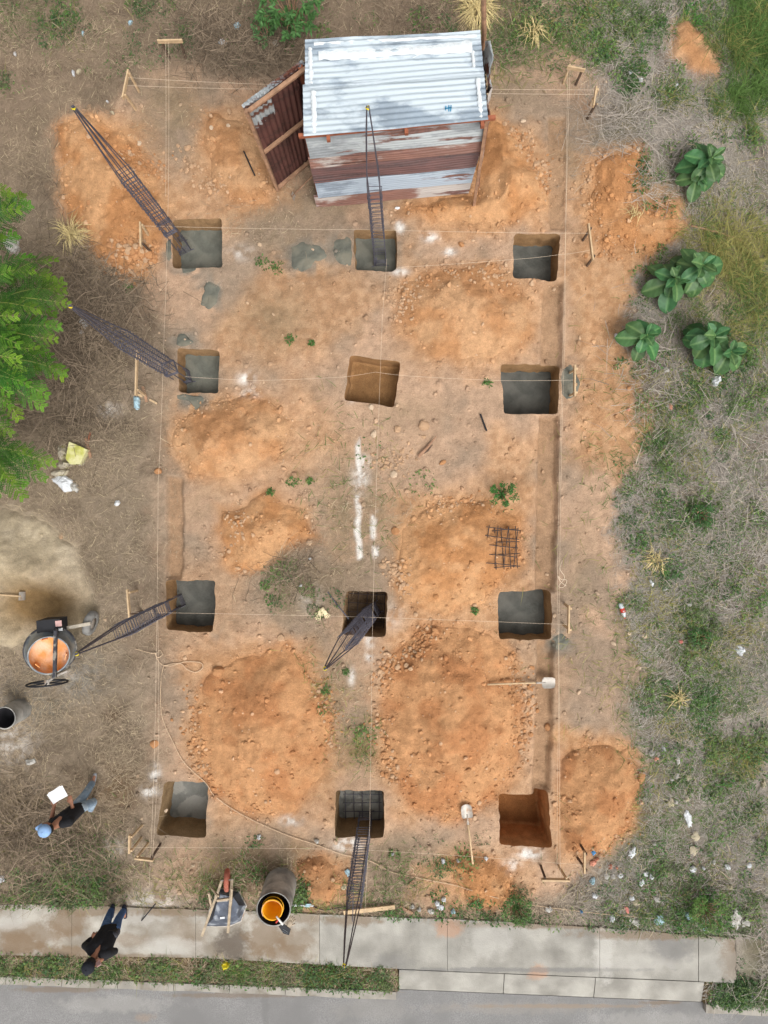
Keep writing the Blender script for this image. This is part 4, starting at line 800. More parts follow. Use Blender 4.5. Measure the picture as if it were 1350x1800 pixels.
def glove(u, v, z, ang, label, m, s=1.0, group=None):
    c = W(u, v, z); E = Rz(ang); mb = MB()
    # palm and cuff as one flattened tube, five separate fingers
    def P(x, y, h=0): return c + (E @ Vector((x * s, y * s, h)))
    def flat(pts, ra, rb, n=8):
        st = len(mb.v); mb.tube(pts, ra, n); 
        for k in range(st, len(mb.v)): q = Vector(mb.v[k]); mb.v[k] = (q.x, q.y, z + (q.z - z) * rb)
    flat([P(0, -.11), P(0, -.06), P(0, 0), P(0, .04)], [.044 * s, .038 * s, .048 * s, .04 * s], .45, 10)
    for k, (x, L, a) in enumerate(((-.034, .075, .22), (-.012, .09, .06), (.012, .085, -.07), (.033, .065, -.22))):
        flat([P(x, .02), P(x - math.sin(a) * L * .5, .03 + L * .5, .004), P(x - math.sin(a) * L * 1.1, .03 + L)], [.0125 * s, .0125 * s, .010 * s], .8, 7)
    flat([P(.03, -.03), P(.06, -.005, .003), P(.078, .03)], [.015 * s, .014 * s, .011 * s], .8, 7)
    return solo('glove', mb, m, c, label, 'glove', group, True)
zg = hz(*W(566, 1078)[:2]) + .03
glove(561, 1080, zg, math.radians(160), 'cream work glove on bare soil beside the rebar pit, left of the pair', M_glove, 1.0, 'pair of cream work gloves'); glove(571, 1077, zg + .01, math.radians(215), 'cream work glove on bare soil beside the rebar pit, right of the pair', M_glove, 1.0, 'pair of cream work gloves')
glove(510, 1622, .45, math.radians(-30), 'greyish work glove draped beside the drum with the yellow bucket', M_gloved, 1.1); 

# ---------------------------------------------------------------- overturned wheelbarrow
M_tray = mat('scuffed_tray', rgb(84, 90, 102), .55, .3, 8, .2, 60, metal=.25, col2=rgb(150, 154, 160), sc2=6, thr=(.52, .66)); M_redtyre = mat('rusty_red_tyre', rgb(160, 92, 74), .85, .2, 10, .3, 50)
M_palewood = mat('weathered_handle', rgb(172, 154, 130), .85, .25, 12, .2, 60)
w0 = W(397, 1595, 0); wb = thing('wheelbarrow', 'wheelbarrow tipped upside down with red wheel and wooden handles', 'wheelbarrow', w0)
zr = .05; zb = .34                                      # rim on the ground, tray bottom up
rim = [(361, 1628), (402, 1628), (424, 1619), (433, 1592), (420, 1567), (385, 1562), (372, 1585)]; btm = [(374, 1616), (400, 1616), (416, 1608), (420, 1592), (410, 1577), (388, 1572), (381, 1590)]
A_ = [W(u, v, zr) for u, v in rim]; B_ = [W(u, v, zb) for u, v in btm]; n = len(A_)
tm = MB().add(A_ + B_, [(k, (k + 1) % n, (k + 1) % n + n, k + n) for k in range(n)] + [tuple(range(n, 2 * n))])
ty = part('tray', tm, M_tray, wb, w0); part('tray_rim', MB().tube(A_, .016, 6, closed=True), M_steel, ty, w0)
part('patch', MB().box(W(391, 1582, zb + .006), (.2, .06, .008), Rz(.08).to_3x3()), M_steel, ty, w0)
part('sticker', MB().box(W(391, 1613, zb - .0), (.085, .035, .02), Rz(.1).to_3x3()), M_plastic, ty, w0)
for (a, b) in (((390, 1548, .5), (355, 1645, .42)), ((408, 1546, .5), (401, 1639, .44))): part('handle', MB().beam(W(*a), W(*b), .045, .04), M_palewood, wb, w0)
part('cross_brace', MB().beam(W(381, 1583, .46), W(409, 1579, .46), .035, .035), M_palewood, wb, w0)
for (a, b) in (((371, 1578, .5), (366, 1570, .62)), ((372, 1562, .46), (384, 1576, .62)), ((372, 1596, .42), (367, 1570, .66)), ((406, 1592, .42), (408, 1562, .7))): part('leg', MB().beam(W(*a), W(*b), .03, .03), M_palewood, wb, w0)
wc = W(399, 1547, .55); WX = Matrix.Translation(wc) @ Matrix.Rotation(math.pi / 2, 4, 'Y') @ Matrix.Rotation(.12, 4, 'Y')
wt = part('tyre', MB().lathe([(.13, -.035), (.165, -.045), (.19, -.03), (.197, 0), (.19, .03), (.165, .045), (.13, .035), (.12, 0), (.13, -.035)], 30, WX), M_redtyre, wb, w0, True)
part('rim', MB().lathe([(.02, -.03), (.12, -.012), (.125, 0), (.12, .012), (.02, .03)], 20, WX), M_steel, wt, w0, True); part('axle', MB().tube([W(388, 1548, .53), W(410, 1546, .53)], .012, 8), M_steel, wb, w0)

# ---------------------------------------------------------------- shovels, rods, planks
def shovel(a, b, label, bw=.21, bl=.24):
    t = thing('shovel', label, 'shovel', a, 'shovels lying on the dig'); d = (b - a).normalized(); s = d.cross(Vector((0, 0, 1))).normalized(); up = s.cross(d)
    part('handle', MB().tube([a + d * bl * .9, a + d * (bl + .4), b], [.019, .017, .018], 8), M_wood, t, a, True)
    bm = MB()
    for off in (0, -.004):
        def f(p, q):
            x = (p - .5) * 2; wq = 1 if q > .25 else .82 + .18 * (q / .25); sh = 1 - .0 if q < .9 else 1 - (q - .9) * 3
            return a + s * x * bw / 2 * wq * sh + d * (q * bl - (1 - q) * .02 * (1 - x * x)) + up * (.03 * x * x + .02 * (1 - q) + off + .015)
        bm.surf(f, 8, 8)
    bl2 = part('blade', bm, M_steel, t, a, True); part('socket', MB().tube([a + d * bl * .7 + up * .02, a + d * (bl + .12) + up * .006], [.012, .024], 8), M_steel, bl2, a, True)
    return t
def toward(u, v, dz, u1, v1, dz1): return G(u, v, dz), G(u1, v1, dz1)
a, b = toward(971, 1197, .06, 856, 1202, .05); a.z = max(a.z, b.z - .25); shovel(a, b, 'steel bladed shovel lying level across the right trench')
a, b = toward(818, 1412, .07, 830, 1514, .10); shovel(a, b, 'steel bladed shovel lying upright in the picture near the empty brown pit')
def rod(pts, r, m, label, cat='rod', name='rod', n=7): P = [Vector(p) for p in pts]; return solo(name, MB().tube(P, r, n), m, P[0], label, cat)
rod([G(429, 267, .03), G(449, 311, .05)], .014, M_black, 'short black rod on orange spoil beside the shed door')
rod([G(844, 728, .03), G(855, 758, .04)], .017, M_black, 'short black rod on bare soil below the wide dark pit')
rod([G(576, 1040, .02), W(592, 1062, .05), W(613, 1088, .02)], .011, M_rebar, 'thin steel rod reaching over the rim of the rebar pit by the gloves')
rod([W(249, 1618, .06), W(273, 1589, .3)], .012, M_black, 'thin dark rod leaning at the pavement edge by the walking man')
rod([W(621, 1552, .25), W(620, 1620, .06)], .008, M_rebar, 'thin dark rod at the pavement edge beside the longest rebar cage')
def plank(u0, v0, u1, v1, label, wd=.07, m=M_wood, dz=.03, name='plank', group=None):
    a, b = G(u0, v0, dz), G(u1, v1, dz); z = max(a.z, b.z); 
    c = (a + b) / 2; return solo(name, MB().beam(a, b, wd, .03), m, c, label, 'plank', group)
pl_ = MB().beam(W(604, 1604, .075), W(694, 1594, .09), .075, .035); solo('plank', pl_, M_wood, W(650, 1598, .08), 'long pale plank lying on the pavement edge under the rebar cage', 'plank')
plank(703, 1592, 725, 1604, 'short weathered board near the pavement edge right of the long plank', .05, M_oldwood); plank(716, 1556, 728, 1546, 'small wood offcut on soil below the bottom middle pit', .04, M_oldwood)
plank(252, 680, 259, 707, 'short board standing beside the longest batter board', .05, M_oldwood); plank(242, 694, 252, 697, 'small offcut at the foot of the longest batter board', .04); plank(264, 703, 277, 710, 'small pale wedge of wood below the longest batter board', .035)
plank(151, 770, 161, 805, 'weathered board lying beside the yellow green sack', .05, M_oldwood); plank(1047, 185, 1060, 188, 'pale offcut beside the short batter board at top right', .035)
plank(155, 783, 160, 760, 'reddish broken stick crossing the board by the yellow green sack', .025, M_redwood)
rod([G(1213, 399, .06), G(1260, 411, .07), G(1300, 425, .07)], .018, M_oldwood, 'long grey stick lying in dry grass above the broad leaved plants', 'stick', 'stick')
rod([G(735, 803, .05), G(750, 788, .06), G(766, 768, .07)], [.035, .028, .012], M_oldwood, 'splintered brown root stump on bare soil by the loose stones', 'root', 'root')
rod([G(737, 800, .04), G(752, 792, .05), G(760, 782, .05)], [.025, .02, .008], M_darkwood, 'thinner brown root lying against the splintered root stump', 'root', 'root')
# white water pipe with blue valve
pb = G(520, 1591, .05); pp = thing('water_pipe', 'white water pipe stub with pale blue valve next to the drum', 'pipe', pb); part('pipe', MB().tube([W(512, 1591, .06), W(551, 1592, .06)], .016, 10), M_plastic, pp, pb, True); part('valve', MB().tube([W(536, 1591, .06), W(545, 1592, .06)], .03, 10).box(W(543, 1590, .1), (.09, .025, .015)), M_blueplastic, pp, pb); part('socket', MB().tube([W(517, 1591, .06), W(522, 1591, .06)], .022, 10), M_plastic, pp, pb)
cord('hose', [(551, 1592), (570, 1598), (590, 1595), (612, 1591)], .009, M_black, 'thin black hose running from the white pipe to the rebar cage', 'hose', .03)

# ---------------------------------------------------------------- sacks, bags, bottles, litter
def crumple(name, u, v, su, sv, ang, m, label, cat, group=None, hh=.06, seed=0, z=None, n=9):
    c = G(u, v, .035) if z is None else W(u, v, z); rr = np.random.default_rng(seed); mb = MB(); E = Rz(ang); o1 = rr.random(3) * 50
    a_, b_ = su / 2, sv / 2
    def rad(th):
        cx_, sy_ = math.cos(th), math.sin(th); return .35 + .55 * float(vnoise(np.array([cx_ * 1.5 + o1[0]]), np.array([sy_ * 1.5 + o1[1]]), 1)[0]) + .55 * float(vnoise(np.array([cx_ * 4.2 + o1[1]]), np.array([sy_ * 4.2 + o1[0]]), 2)[0])
    vs = []; fs = []; k2 = 18
    for r in range(6):
        t = r / 5
        for k in range(k2):
            th = 2 * math.pi * k / k2; f = rad(th) * (1 - t); x, y = math.cos(th) * a_ * f, math.sin(th) * b_ * f
            z_ = hh * (.9 * t ** .6 + .9 * (float(fbm(np.array([x / su * 3 + o1[2]]), np.array([y / sv * 3]), 1.5, 3, seed % 97)[0]) - .5) * min(1, t * 4)) + .004
            vs.append(c + (E @ Vector((x, y, z_))))
    for r in range(5):
        for k in range(k2): l = (k + 1) % k2; fs.append((r * k2 + k, r * k2 + l, (r + 1) * k2 + l, (r + 1) * k2 + k))
    for k in range(k2): vs.append(Vector(vs[k]) - Vector((0, 0, .03)))
    nb = 6 * k2
    for k in range(k2): l = (k + 1) % k2; fs.append((nb + k, nb + l, l, k))
    mb.add(vs, fs); return solo(name, mb, m, c, label, cat, group, False)
M_sack = mat('yellow_green_sack', rgb(182, 180, 92), .8, .15, 8, .5, 30, col2=rgb(206, 200, 150), sc2=5); M_sackgrey = mat('soiled_sack', rgb(172, 162, 142), .85, .25, 10, .5, 30, col2=rgb(132, 126, 76), sc2=8, thr=(.52, .64))
M_pinkplastic = mat('pink_foil', rgb(214, 130, 120), .5, .2); M_tilered = mat('broken_tile', rgb(206, 142, 118), .85, .15)
M_bluefoil = mat('blue_foil', rgb(74, 132, 180), .4, .25, 20)
s0 = G(127, 797, .05); sk = solo('sack', MB().prism([tuple(W(u, v, .2)[:2]) for u, v in ((120, 776), (152, 790), (140, 815), (122, 816), (114, 806))], s0.z - .05, s0.z + .12), M_sack, s0, 'flat yellow green woven sack lying in the brush on the left', 'sack')
crumple('sack', 112, 795, .20, .34, .2, M_sackgrey, 'stained pale sack tucked against the yellow green sack', 'sack', None, .14, 3); crumple('sack', 116, 818, .28, .18, .1, M_sackgrey, 'olive stained sack heaped below the yellow green sack', 'sack', None, .15, 4); crumple('sack', 144, 806, .16, .28, -.2, M_sackgrey, 'narrow soiled sack lying right of the yellow green sack', 'sack', None, .1, 6)
crumple('plastic_bag', 115, 849, .42, .3, -.3, M_plastic, 'white plastic bag lying below the yellow green sack', 'plastic bag', None, .12, 5); crumple('plastic_bag', 131, 857, .17, .22, .4, M_greyplastic, 'small dirty bag touching the white bag below the sacks', 'plastic bag', None, .09, 9); crumple('sack', 106, 832, .34, .16, .1, M_sackgrey, 'brownish torn sack just above the white plastic bag', 'sack', None, .1, 19)
crumple('plastic_bag', 24, 429, .34, .4, .5, M_greyplastic, 'grey knotted plastic bag in brush above the ferny tree', 'plastic bag', None, .2, 7)
crumple('plastic_bag', 149, 567, .16, .24, .5, M_plastic, 'white plastic bag under the rebar cage beside the ferny tree', 'plastic bag', None, .1, 8)
crumple('paper_scrap', 207, 885, .13, .10, .5, M_plastic, 'pale folded scrap alone on dry ground above the sand heap', 'litter', None, .05, 10); crumple('plastic_bag', 391, 77, .16, .11, .1, M_plastic, 'white crumpled bag in brush left of the shed', 'plastic bag', None, .09, 12)
crumple('plastic_bag', 417, 48, .13, .14, 0, M_blueplastic, 'pale blue crumpled bag in brush at the top, left of the bush', 'plastic bag', None, .08, 13); crumple('plastic_bag', 242, 708, .16, .26, .1, M_blueplastic, 'pale blue crumpled bag at the foot of the longest batter board', 'plastic bag', None, .08, 14)
crumple('plastic_bag', 1258, 670, .24, .24, .3, M_plastic, 'white crumpled bag below the broad leaved plants', 'plastic bag', None, .16, 15); crumple('plastic_bag', 1300, 1143, .22, .22, .8, M_plastic, 'white torn bag in grass near the right edge', 'plastic bag', None, .1, 16)
crumple('plastic_bag', 1195, 1127, .10, .09, .2, M_pinkplastic, 'small pink ball of foil in grass at right', 'litter', None, .07, 17); crumple('plastic_bag', 397, 1695, .20, .17, .2, M_yellow, 'bright yellow crumpled bag on the verge by the kerb', 'plastic bag', None, .1, 18)
crumple('plastic_bag', 55, 1338, .19, .12, .2, M_greyplastic, 'grey scrap of plastic on straw above the man with papers', 'litter', None, .06, 20)
crumple('plastic_bag', 698, 367, .10, .05, 0, M_paper, 'small white scrap at the foot of the shed front wall', 'litter', None, .04, 21)
# drink bottle
bb = G(1093, 1073, .05); bt = thing('bottle', 'clear plastic drink bottle with red and white label in grass at right', 'bottle', bb); d = (W(1098, 1088) - W(1091, 1064)).normalized(); Q = d.to_track_quat('Z', 'Y').to_matrix().to_4x4(); MT = Matrix.Translation(bb) @ Q
M_clear = mat('clear_bottle', rgb(196, 204, 208), .2, .08); part('bottle_body', MB().lathe([(0, -.15), (.04, -.15), (.046, -.13), (.042, -.06), (.046, 0), (.044, .06), (.02, .12), (.015, .14)], 16, MT), M_clear, bt, bb, True)
part('bottle_label', MB().lathe([(.0475, -.05), (.0475, .03)], 16, MT), M_redtip, bt, bb, True); part('bottle_cap', MB().lathe([(.018, .13), (.018, .155), (0, .155)], 12, MT), M_redtip, bt, bb)
part('label_mark', MB().box(bb + Vector((0, 0, .046)), (.03, .04, .008), Q.to_3x3() @ Matrix.Rotation(0, 3, 'X')), M_paper, bt, bb)
LIT = [(1145,1323,.10,.13,'g'),(1152,1333,.09,.08,'r'),(1165,1316,.06,.12,'w'),(1190,1334,.08,.2,'g'),(1189,1364,.11,.12,'g'),(1181,1368,.1,.09,'g'),(1208,1366,.13,.12,'c'),(1178,1410,.13,.17,'c'),(1187,1408,.1,.1,'g'),(1206,1403,.1,.12,'c'),(1209,1439,.14,.3,'w'),(1222,1469,.14,.2,'c'),(1219,1493,.14,.17,'c'),(1149,1482,.09,.08,'g'),(1110,1498,.15,.22,'w'),(1043,1497,.10,.11,'b'),(1042,1516,.13,.09,'r'),(1047,1509,.09,.05,'r'),(1066,1538,.10,.12,'g'),(1077,1539,.09,.1,'g'),(1090,1537,.10,.12,'w'),(1072,1523,.09,.08,'r'),(1083,1523,.07,.07,'r'),(1041,1548,.11,.15,'a'),(1045,1573,.11,.11,'w'),(1135,1535,.12,.1,'w'),(1144,1540,.1,.12,'w'),(1127,1550,.12,.13,'w'),(1110,1578,.12,.1,'w'),(1117,1584,.16,.12,'c'),(1101,1598,.08,.14,'p'),(1075,1612,.14,.15,'w'),(1116,1620,.25,.12,'g'),(1158,1616,.2,.2,'a'),(1155,1580,.12,.1,'g'),(1210,1609,.14,.13,'a'),(1218,1527,.12,.12,'w'),(1235,1525,.06,.06,'w'),(1253,1514,.1,.09,'g'),(1278,1523,.12,.1,'w'),(1316,1519,.11,.1,'w'),(1248,1551,.12,.08,'c'),(1281,1558,.1,.1,'c'),(1292,1613,.22,.4,'g'),(1310,1620,.16,.2,'g'),(1236,1630,.1,.13,'a'),(1341,1377,.09,.16,'c'),(964,1597,.17,.14,'g'),(1021,1601,.06,.06,'b'),(1145,1025,.07,.14,'w'),(1168,1035,.1,.08,'g'),(1210,1062,.1,.1,'g'),(1108,129,.09,.07,'w'),(1125,142,.09,.07,'w'),(1188,152,.07,.08,'w'),
       (456,1470,.09,.09,'w'),(557,1477,.09,.09,'g'),(611,1533,.10,.12,'a'),(604,1557,.09,.11,'c'),(779,1513,.10,.12,'w'),(806,1511,.09,.09,'g'),(854,1508,.07,.08,'w'),(725,1593,.09,.09,'g'),(737,1597,.08,.1,'g'),(757,1600,.13,.11,'g'),(797,1601,.09,.1,'a'),(768,1587,.10,.13,'w'),(775,1594,.12,.1,'w'),(780,1580,.1,.08,'w'),(637,1565,.07,.06,'w'),(130,131,.05,.12,'w'),(140,127,.12,.07,'c'),(147,60,.04,.08,'a'),(230,42,.06,.1,'a'),(28,97,.05,.08,'w'),(199,200,.10,.05,'c'),(190,180,.05,.04,'w'),(545,982,.07,.06,'w'),(529,1029,.06,.07,'w'),(1082,590,.06,.07,'w'),(1104,720,.06,.06,'r'),(1178,715,.09,.12,'r'),(4,1545,.10,.17,'w'),(1170,650,.1,.12,'g'),(1322,1752,.14,.14,'w'),(1318,1746,.1,.08,'w'),(1230,1755,.05,.05,'b'),(505,1610,.06,.06,'w'),(486,78,.12,.12,'g'),(145,585,.10,.12,'w'),(690,1500,.06,.05,'w')]
LM = {'g': (M_greyplastic, 'greyish'), 'w': (M_plastic, 'white'), 'c': (mat('cream_scrap', rgb(176, 164, 138), .8, .15), 'cream'), 'r': (M_tilered, 'reddish'), 'b': (M_bluefoil, 'blue'), 'a': (M_blueplastic, 'pale blue'), 'p': (M_pinkplastic, 'pink')}
def region(u, v):
    if v < 260: return 'in dry grass %s' % ('left of the shed' if u < 600 else 'right of the shed')
    if v > 1735: return 'on the right hand verge'
    if u > 1000:
        if v < 800: return 'beside the broad leaved plants'
        if v < 1250: return 'in the grass right of the trench'
        if v < 1450: return 'right of the lowest spoil heap'
        return 'above the driveway slabs'
    if v > 1450: return 'just above the pavement' if u > 300 else 'on straw at the left edge'
    return 'on the bare soil of the dig' if u > 290 else 'in the brush by the tree'
ORD = 'first second third fourth fifth sixth seventh eighth ninth tenth eleventh twelfth thirteenth fourteenth fifteenth sixteenth'.split()
from collections import defaultdict
cnt_ = defaultdict(list)
for u, v, a, b, c_ in LIT: cnt_[(c_, region(u, v))].append((u, v))
for k, (u, v, a, b, c_) in enumerate(LIT):
    m, nm = LM[c_]; r_ = region(u, v); L_ = sorted(cnt_[(c_, r_)]); i_ = L_.index((u, v)); w_ = '' if len(L_) == 1 else ('leftmost ' if i_ == 0 else ('rightmost ' if i_ == len(L_) - 1 else '')); e_ = '' if w_ or len(L_) == 1 else f', {ORD[i_]} from the left'
    crumple('litter_scrap', u, v, a * 1.05, b * 1.05, random.uniform(-.6, .6), m, f'{w_}{nm} scrap of litter {r_}{e_}', 'litter', f'{nm} litter scraps {r_}', .03 + .025 * random.random(), 400 + k, None, 6)
# ---------------------------------------------------------------- loose rocks one can count
M_rock = mat_attr('rock', .95, var=.2, sc=16, bump=.5, bsc=40, spec=.15)
def ico():
    t = (1 + 5 ** .5) / 2; v = np.array([(-1, t, 0), (1, t, 0), (-1, -t, 0), (1, -t, 0), (0, -1, t), (0, 1, t), (0, -1, -t), (0, 1, -t), (t, 0, -1), (t, 0, 1), (-t, 0, -1), (-t, 0, 1)], float); v /= np.linalg.norm(v[0])
    f = np.array([(0, 11, 5), (0, 5, 1), (0, 1, 7), (0, 7, 10), (0, 10, 11), (1, 5, 9), (5, 11, 4), (11, 10, 2), (10, 7, 6), (7, 1, 8), (3, 9, 4), (3, 4, 2), (3, 2, 6), (3, 6, 8), (3, 8, 9), (4, 9, 5), (2, 4, 11), (6, 2, 10), (8, 6, 7), (9, 8, 1)]); return v, f
IV, IF = ico()
def sub(v, f):
    v = [tuple(p) for p in v]; c = {}; g = []
    def mid(a, b):
        k = (min(a, b), max(a, b))
        if k not in c: p = (np.array(v[a]) + np.array(v[b])) / 2; v.append(tuple(p / np.linalg.norm(p))); c[k] = len(v) - 1
        return c[k]
    for a, b, d in f: x, y, z = mid(a, b), mid(b, d), mid(d, a); g += [(a, x, z), (b, y, x), (d, z, y), (x, y, z)]
    return np.array(v), np.array(g)
SV, SF = sub(IV, IF)
RK = []
for k in range(8):
    rr = np.random.default_rng(500 + k); v = SV.copy()
    for _ in range(7):                                             # flat broken facets
        d = rr.normal(size=3); d /= np.linalg.norm(d); h_ = rr.uniform(.55, .85); s_ = v @ d; v = v - np.maximum(0, s_ - h_)[:, None] * d
    v *= rr.uniform(.8, 1.2, 3) * np.array([1, 1, .75]); RK.append(v)
def rock_mesh(k, c): me_ = mesh_np('rock', RK[k], [SF], M_rock, np.tile(np.array(c), (len(SV), 1)), False); return me_
RCOL = {'t': rgb(186, 152, 120), 'o': rgb(178, 130, 90), 'p': rgb(200, 176, 150)}; RM = {(k, c): rock_mesh(k, RCOL[c]) for k in range(8) for c in RCOL}
RNAMED = [(745,748,.11,'t','largest pale rock on bare soil above the root stump'),(698,755,.08,'t','flat tan rock between the bare pit and the root stump'),(657,762,.07,'p','pale rock beside the middle string below the bare pit'),(652,716,.06,'p','pale chipped rock at the lower rim of the bare brown pit'),(692,834,.08,'p','pale rock at the head of the right chalk line'),(778,813,.07,'o','tan rock left of the green sapling'),(695,933,.11,'o','broad rounded rock right of the chalk lines'),(672,994,.08,'t','pale rock above the rebar pit'),(384,1180,.12,'o','large tan clod at the top left edge of the big lower heap'),(272,1308,.09,'o','orange clod on the left string line'),(278,829,.08,'o','brick coloured stone on the left string line'),(494,1121,.09,'t','pale rock below the dry grass patch'),(476,936,.07,'o','rounded rock on the low orange heap by the chalk lines'),(765,1108,.07,'o','tan rock between the rebar pit and the largest heap'),(731,1080,.06,'t','pale rock right of the rebar pit'),(812,1302,.09,'o','tan clod on the lower half of the largest heap'),(963,1278,.08,'o','tan rock in the right trench below the shovel'),(745,768,.05,'t','small tan rock below the largest pale rock'),(1127,1366,.1,'o','orange clod at the edge of the lower right heap'),(1127,1411,.06,'t','tan rock below the orange clod at the lower right heap'),(1133,1117,.07,'p','pale rock in grass right of the trench'),(1078,1131,.06,'p','pale rock on bare ground right of the trench'),(1106,1113,.05,'p','small pale rock between two bigger ones right of the trench'),(1180,263,.06,'p','pale rock in dry grass below the white flowers'),(1105,683,.05,'o','orange stone on the strip of spoil by the broad plants'),(1052,286,.06,'o','orange stone at the left edge of the upper right spoil'),(1122,262,.05,'p','pale stone at the top corner of the upper right spoil'),(1030,450,.06,'o','tan stone at the foot of the long batter board'),(1055,449,.06,'o','tan stone right of the long batter board'),(108,943,.06,'t','tan stone at the rim of the sand heap'),(157,240,.07,'t','tan rock on the upper part of the top left heap'),(188,239,.06,'o','flat orange rock on the top left heap'),(157,357,.06,'o','flat rock on the middle of the top left heap'),(245,252,.05,'p','pale round stone left of the upper left string'),(330,260,.07,'t','pale rock right of the upper left string'),(402,222,.05,'p','pale stone on the small heap by the shed door'),(372,225,.05,'p','pale stone left of the small heap by the shed door'),(403,197,.06,'t','tan rock at the top of the small heap by the shed door'),(887,218,.05,'t','pale tan rock above the heap at the shed'),(920,213,.05,'p','pale stone by the string right of the shed'),(811,430,.06,'o','orange stone right of the lime patches'),(292,1425,.04,'p','pale pebble beside the bottom left pit rim'),(339,1521,.04,'p','pale pebble below the bottom left batter boards'),(553,1524,.05,'o','orange stone on the small heap by the drum'),(585,1546,.06,'t','pale stone on the right flank of the small heap by the drum')]
for k, (u, v, r_, c_, l) in enumerate(RNAMED):
    o = link('rock', RM[(k % 8, c_)], None, G(u, v, r_ * .22)); o.rotation_euler = (random.uniform(-.2, .2), random.uniform(-.2, .2), random.uniform(0, 6.3)); o.scale = (r_ * random.uniform(.85, 1.1), r_ * random.uniform(.7, .95), r_ * random.uniform(.6, .8)); tag(o, l, 'rock', 'loose rocks on the dig')
RIM = [([(205,440),(225,440),(250,445),(262,455)],26,.075,'in the rubble left of the top left pit','o'),([(180,465),(210,480),(240,490)],12,.06,'along the lower edge of the top left heap','o'),([(215,270),(245,290),(285,300)],12,.05,'on the right flank of the top left heap','o'),([(345,1210),(335,1270),(345,1330),(372,1390)],20,.05,'along the left edge of the big lower left heap','o'),([(555,1190),(585,1250),(580,1320)],14,.05,'along the right edge of the big lower left heap','o'),([(670,1190),(690,1165),(735,1140),(760,1105)],34,.055,'along the upper left edge of the largest heap','o'),([(905,1160),(925,1240),(915,1330)],26,.055,'along the right edge of the largest heap','o'),([(665,1250),(672,1320),(690,1380)],14,.05,'along the left edge of the largest heap','o'),([(700,990),(690,1010),(720,1040)],14,.05,'at the lower left of the heap with the rebar mat','t'),([(760,890),(820,880),(880,890)],12,.04,'along the top of the heap with the rebar mat','o'),([(695,500),(705,550),(740,490)],16,.045,'along the left edge of the broad tan heap','t'),([(790,480),(850,475),(900,500)],12,.045,'along the top of the broad tan heap','t'),([(660,800),(690,825),(720,790)],14,.045,'scattered around the pale rocks above the chalk lines','t'),([(400,930),(430,900),(400,980)],10,.045,'along the edge of the low orange heap','t'),([(900,230),(945,280),(960,340)],20,.05,'along the right edge of the heap at the shed','o'),([(320,260),(345,310),(370,330)],10,.05,'on bare soil left of the shed door','t'),([(1040,300),(1060,440),(1100,430)],10,.045,'on the upper right spoil','o'),([(1100,1400),(1085,1480),(1020,1500)],12,.045,'along the edge of the lower right heap','o')]
XTRA = []
for pts, n, r0, where, c_ in RIM:
    Lp = []
    for k in range(n):
        f = random.random() * (len(pts) - 1); i = int(f); f -= i; u = pts[i][0] * (1 - f) + pts[i + 1][0] * f + random.gauss(0, 9); v = pts[i][1] * (1 - f) + pts[i + 1][1] * f + random.gauss(0, 8)
        p = W(u, v)
        if any(sdpoly(np.array([p.x]), np.array([p.y]), O)[0] > -.06 for O in OUT): continue
        Lp.append((v, u, r0 * random.uniform(.5, 1.15)))
    Lp.sort(key=lambda t_: -t_[2]); big = sorted(Lp[:11]); XTRA += [(u, v, r_, c_) for v, u, r_ in Lp[11:]]
    for k, (v, u, r_) in enumerate(big):
        o = link('clod', RM[(random.randrange(8), random.choice([c_, c_, 't']))], None, G(u, v, r_ * .25)); o.rotation_euler = (random.uniform(-.4, .4), random.uniform(-.4, .4), random.uniform(0, 6.3)); o.scale = (r_ * random.uniform(.8, 1.2), r_ * random.uniform(.7, 1), r_ * random.uniform(.6, .9))
        tag(o, (f'topmost big lump {where}' if k == 0 else f'lowest big lump {where}' if k == len(big) - 1 else f'{ORD[k]} big lump from top {where}'), 'clod', f'lumps of earth {where}')
for pts, n, r0, where, c_ in RIM:                                   # the many smaller broken clods
    for k in range(n * 5):
        f = random.random() * (len(pts) - 1); i = int(f); f -= i; XTRA.append((pts[i][0] * (1 - f) + pts[i + 1][0] * f + random.gauss(0, 12), pts[i][1] * (1 - f) + pts[i + 1][1] * f + random.gauss(0, 11), r0 * random.uniform(.25, .8), c_))
V = []; CC = []
for u, v, r_, c_ in XTRA:
    p = W(u, v)
    if any(abs(p.x - O[:, 0].mean()) < .7 and abs(p.y - O[:, 1].mean()) < .7 and sdpoly(np.array([p.x]), np.array([p.y]), O)[0] > -.04 for O in OUT): continue
    q_ = RK[random.randrange(8)] * r_ * np.array([random.uniform(.8, 1.2), random.uniform(.7, 1), .75]); a = random.uniform(0, 6.3); q_ = np.stack([q_[:, 0] * math.cos(a) - q_[:, 1] * math.sin(a), q_[:, 0] * math.sin(a) + q_[:, 1] * math.cos(a), q_[:, 2]], 1); g = G(u, v, r_ * .25); V.append(q_ + np.array(g)); CC.append(np.tile(np.array(RCOL[random.choice([c_, c_, 't'])]) * random.uniform(.8, 1.1), (len(SV), 1)))
n = len(V); stuff(link('broken_clods', mesh_np('broken_clods', np.concatenate(V), [(np.arange(n)[:, None, None] * len(SV) + SF[None]).reshape(-1, 3)], M_rock, np.concatenate(CC), False)))
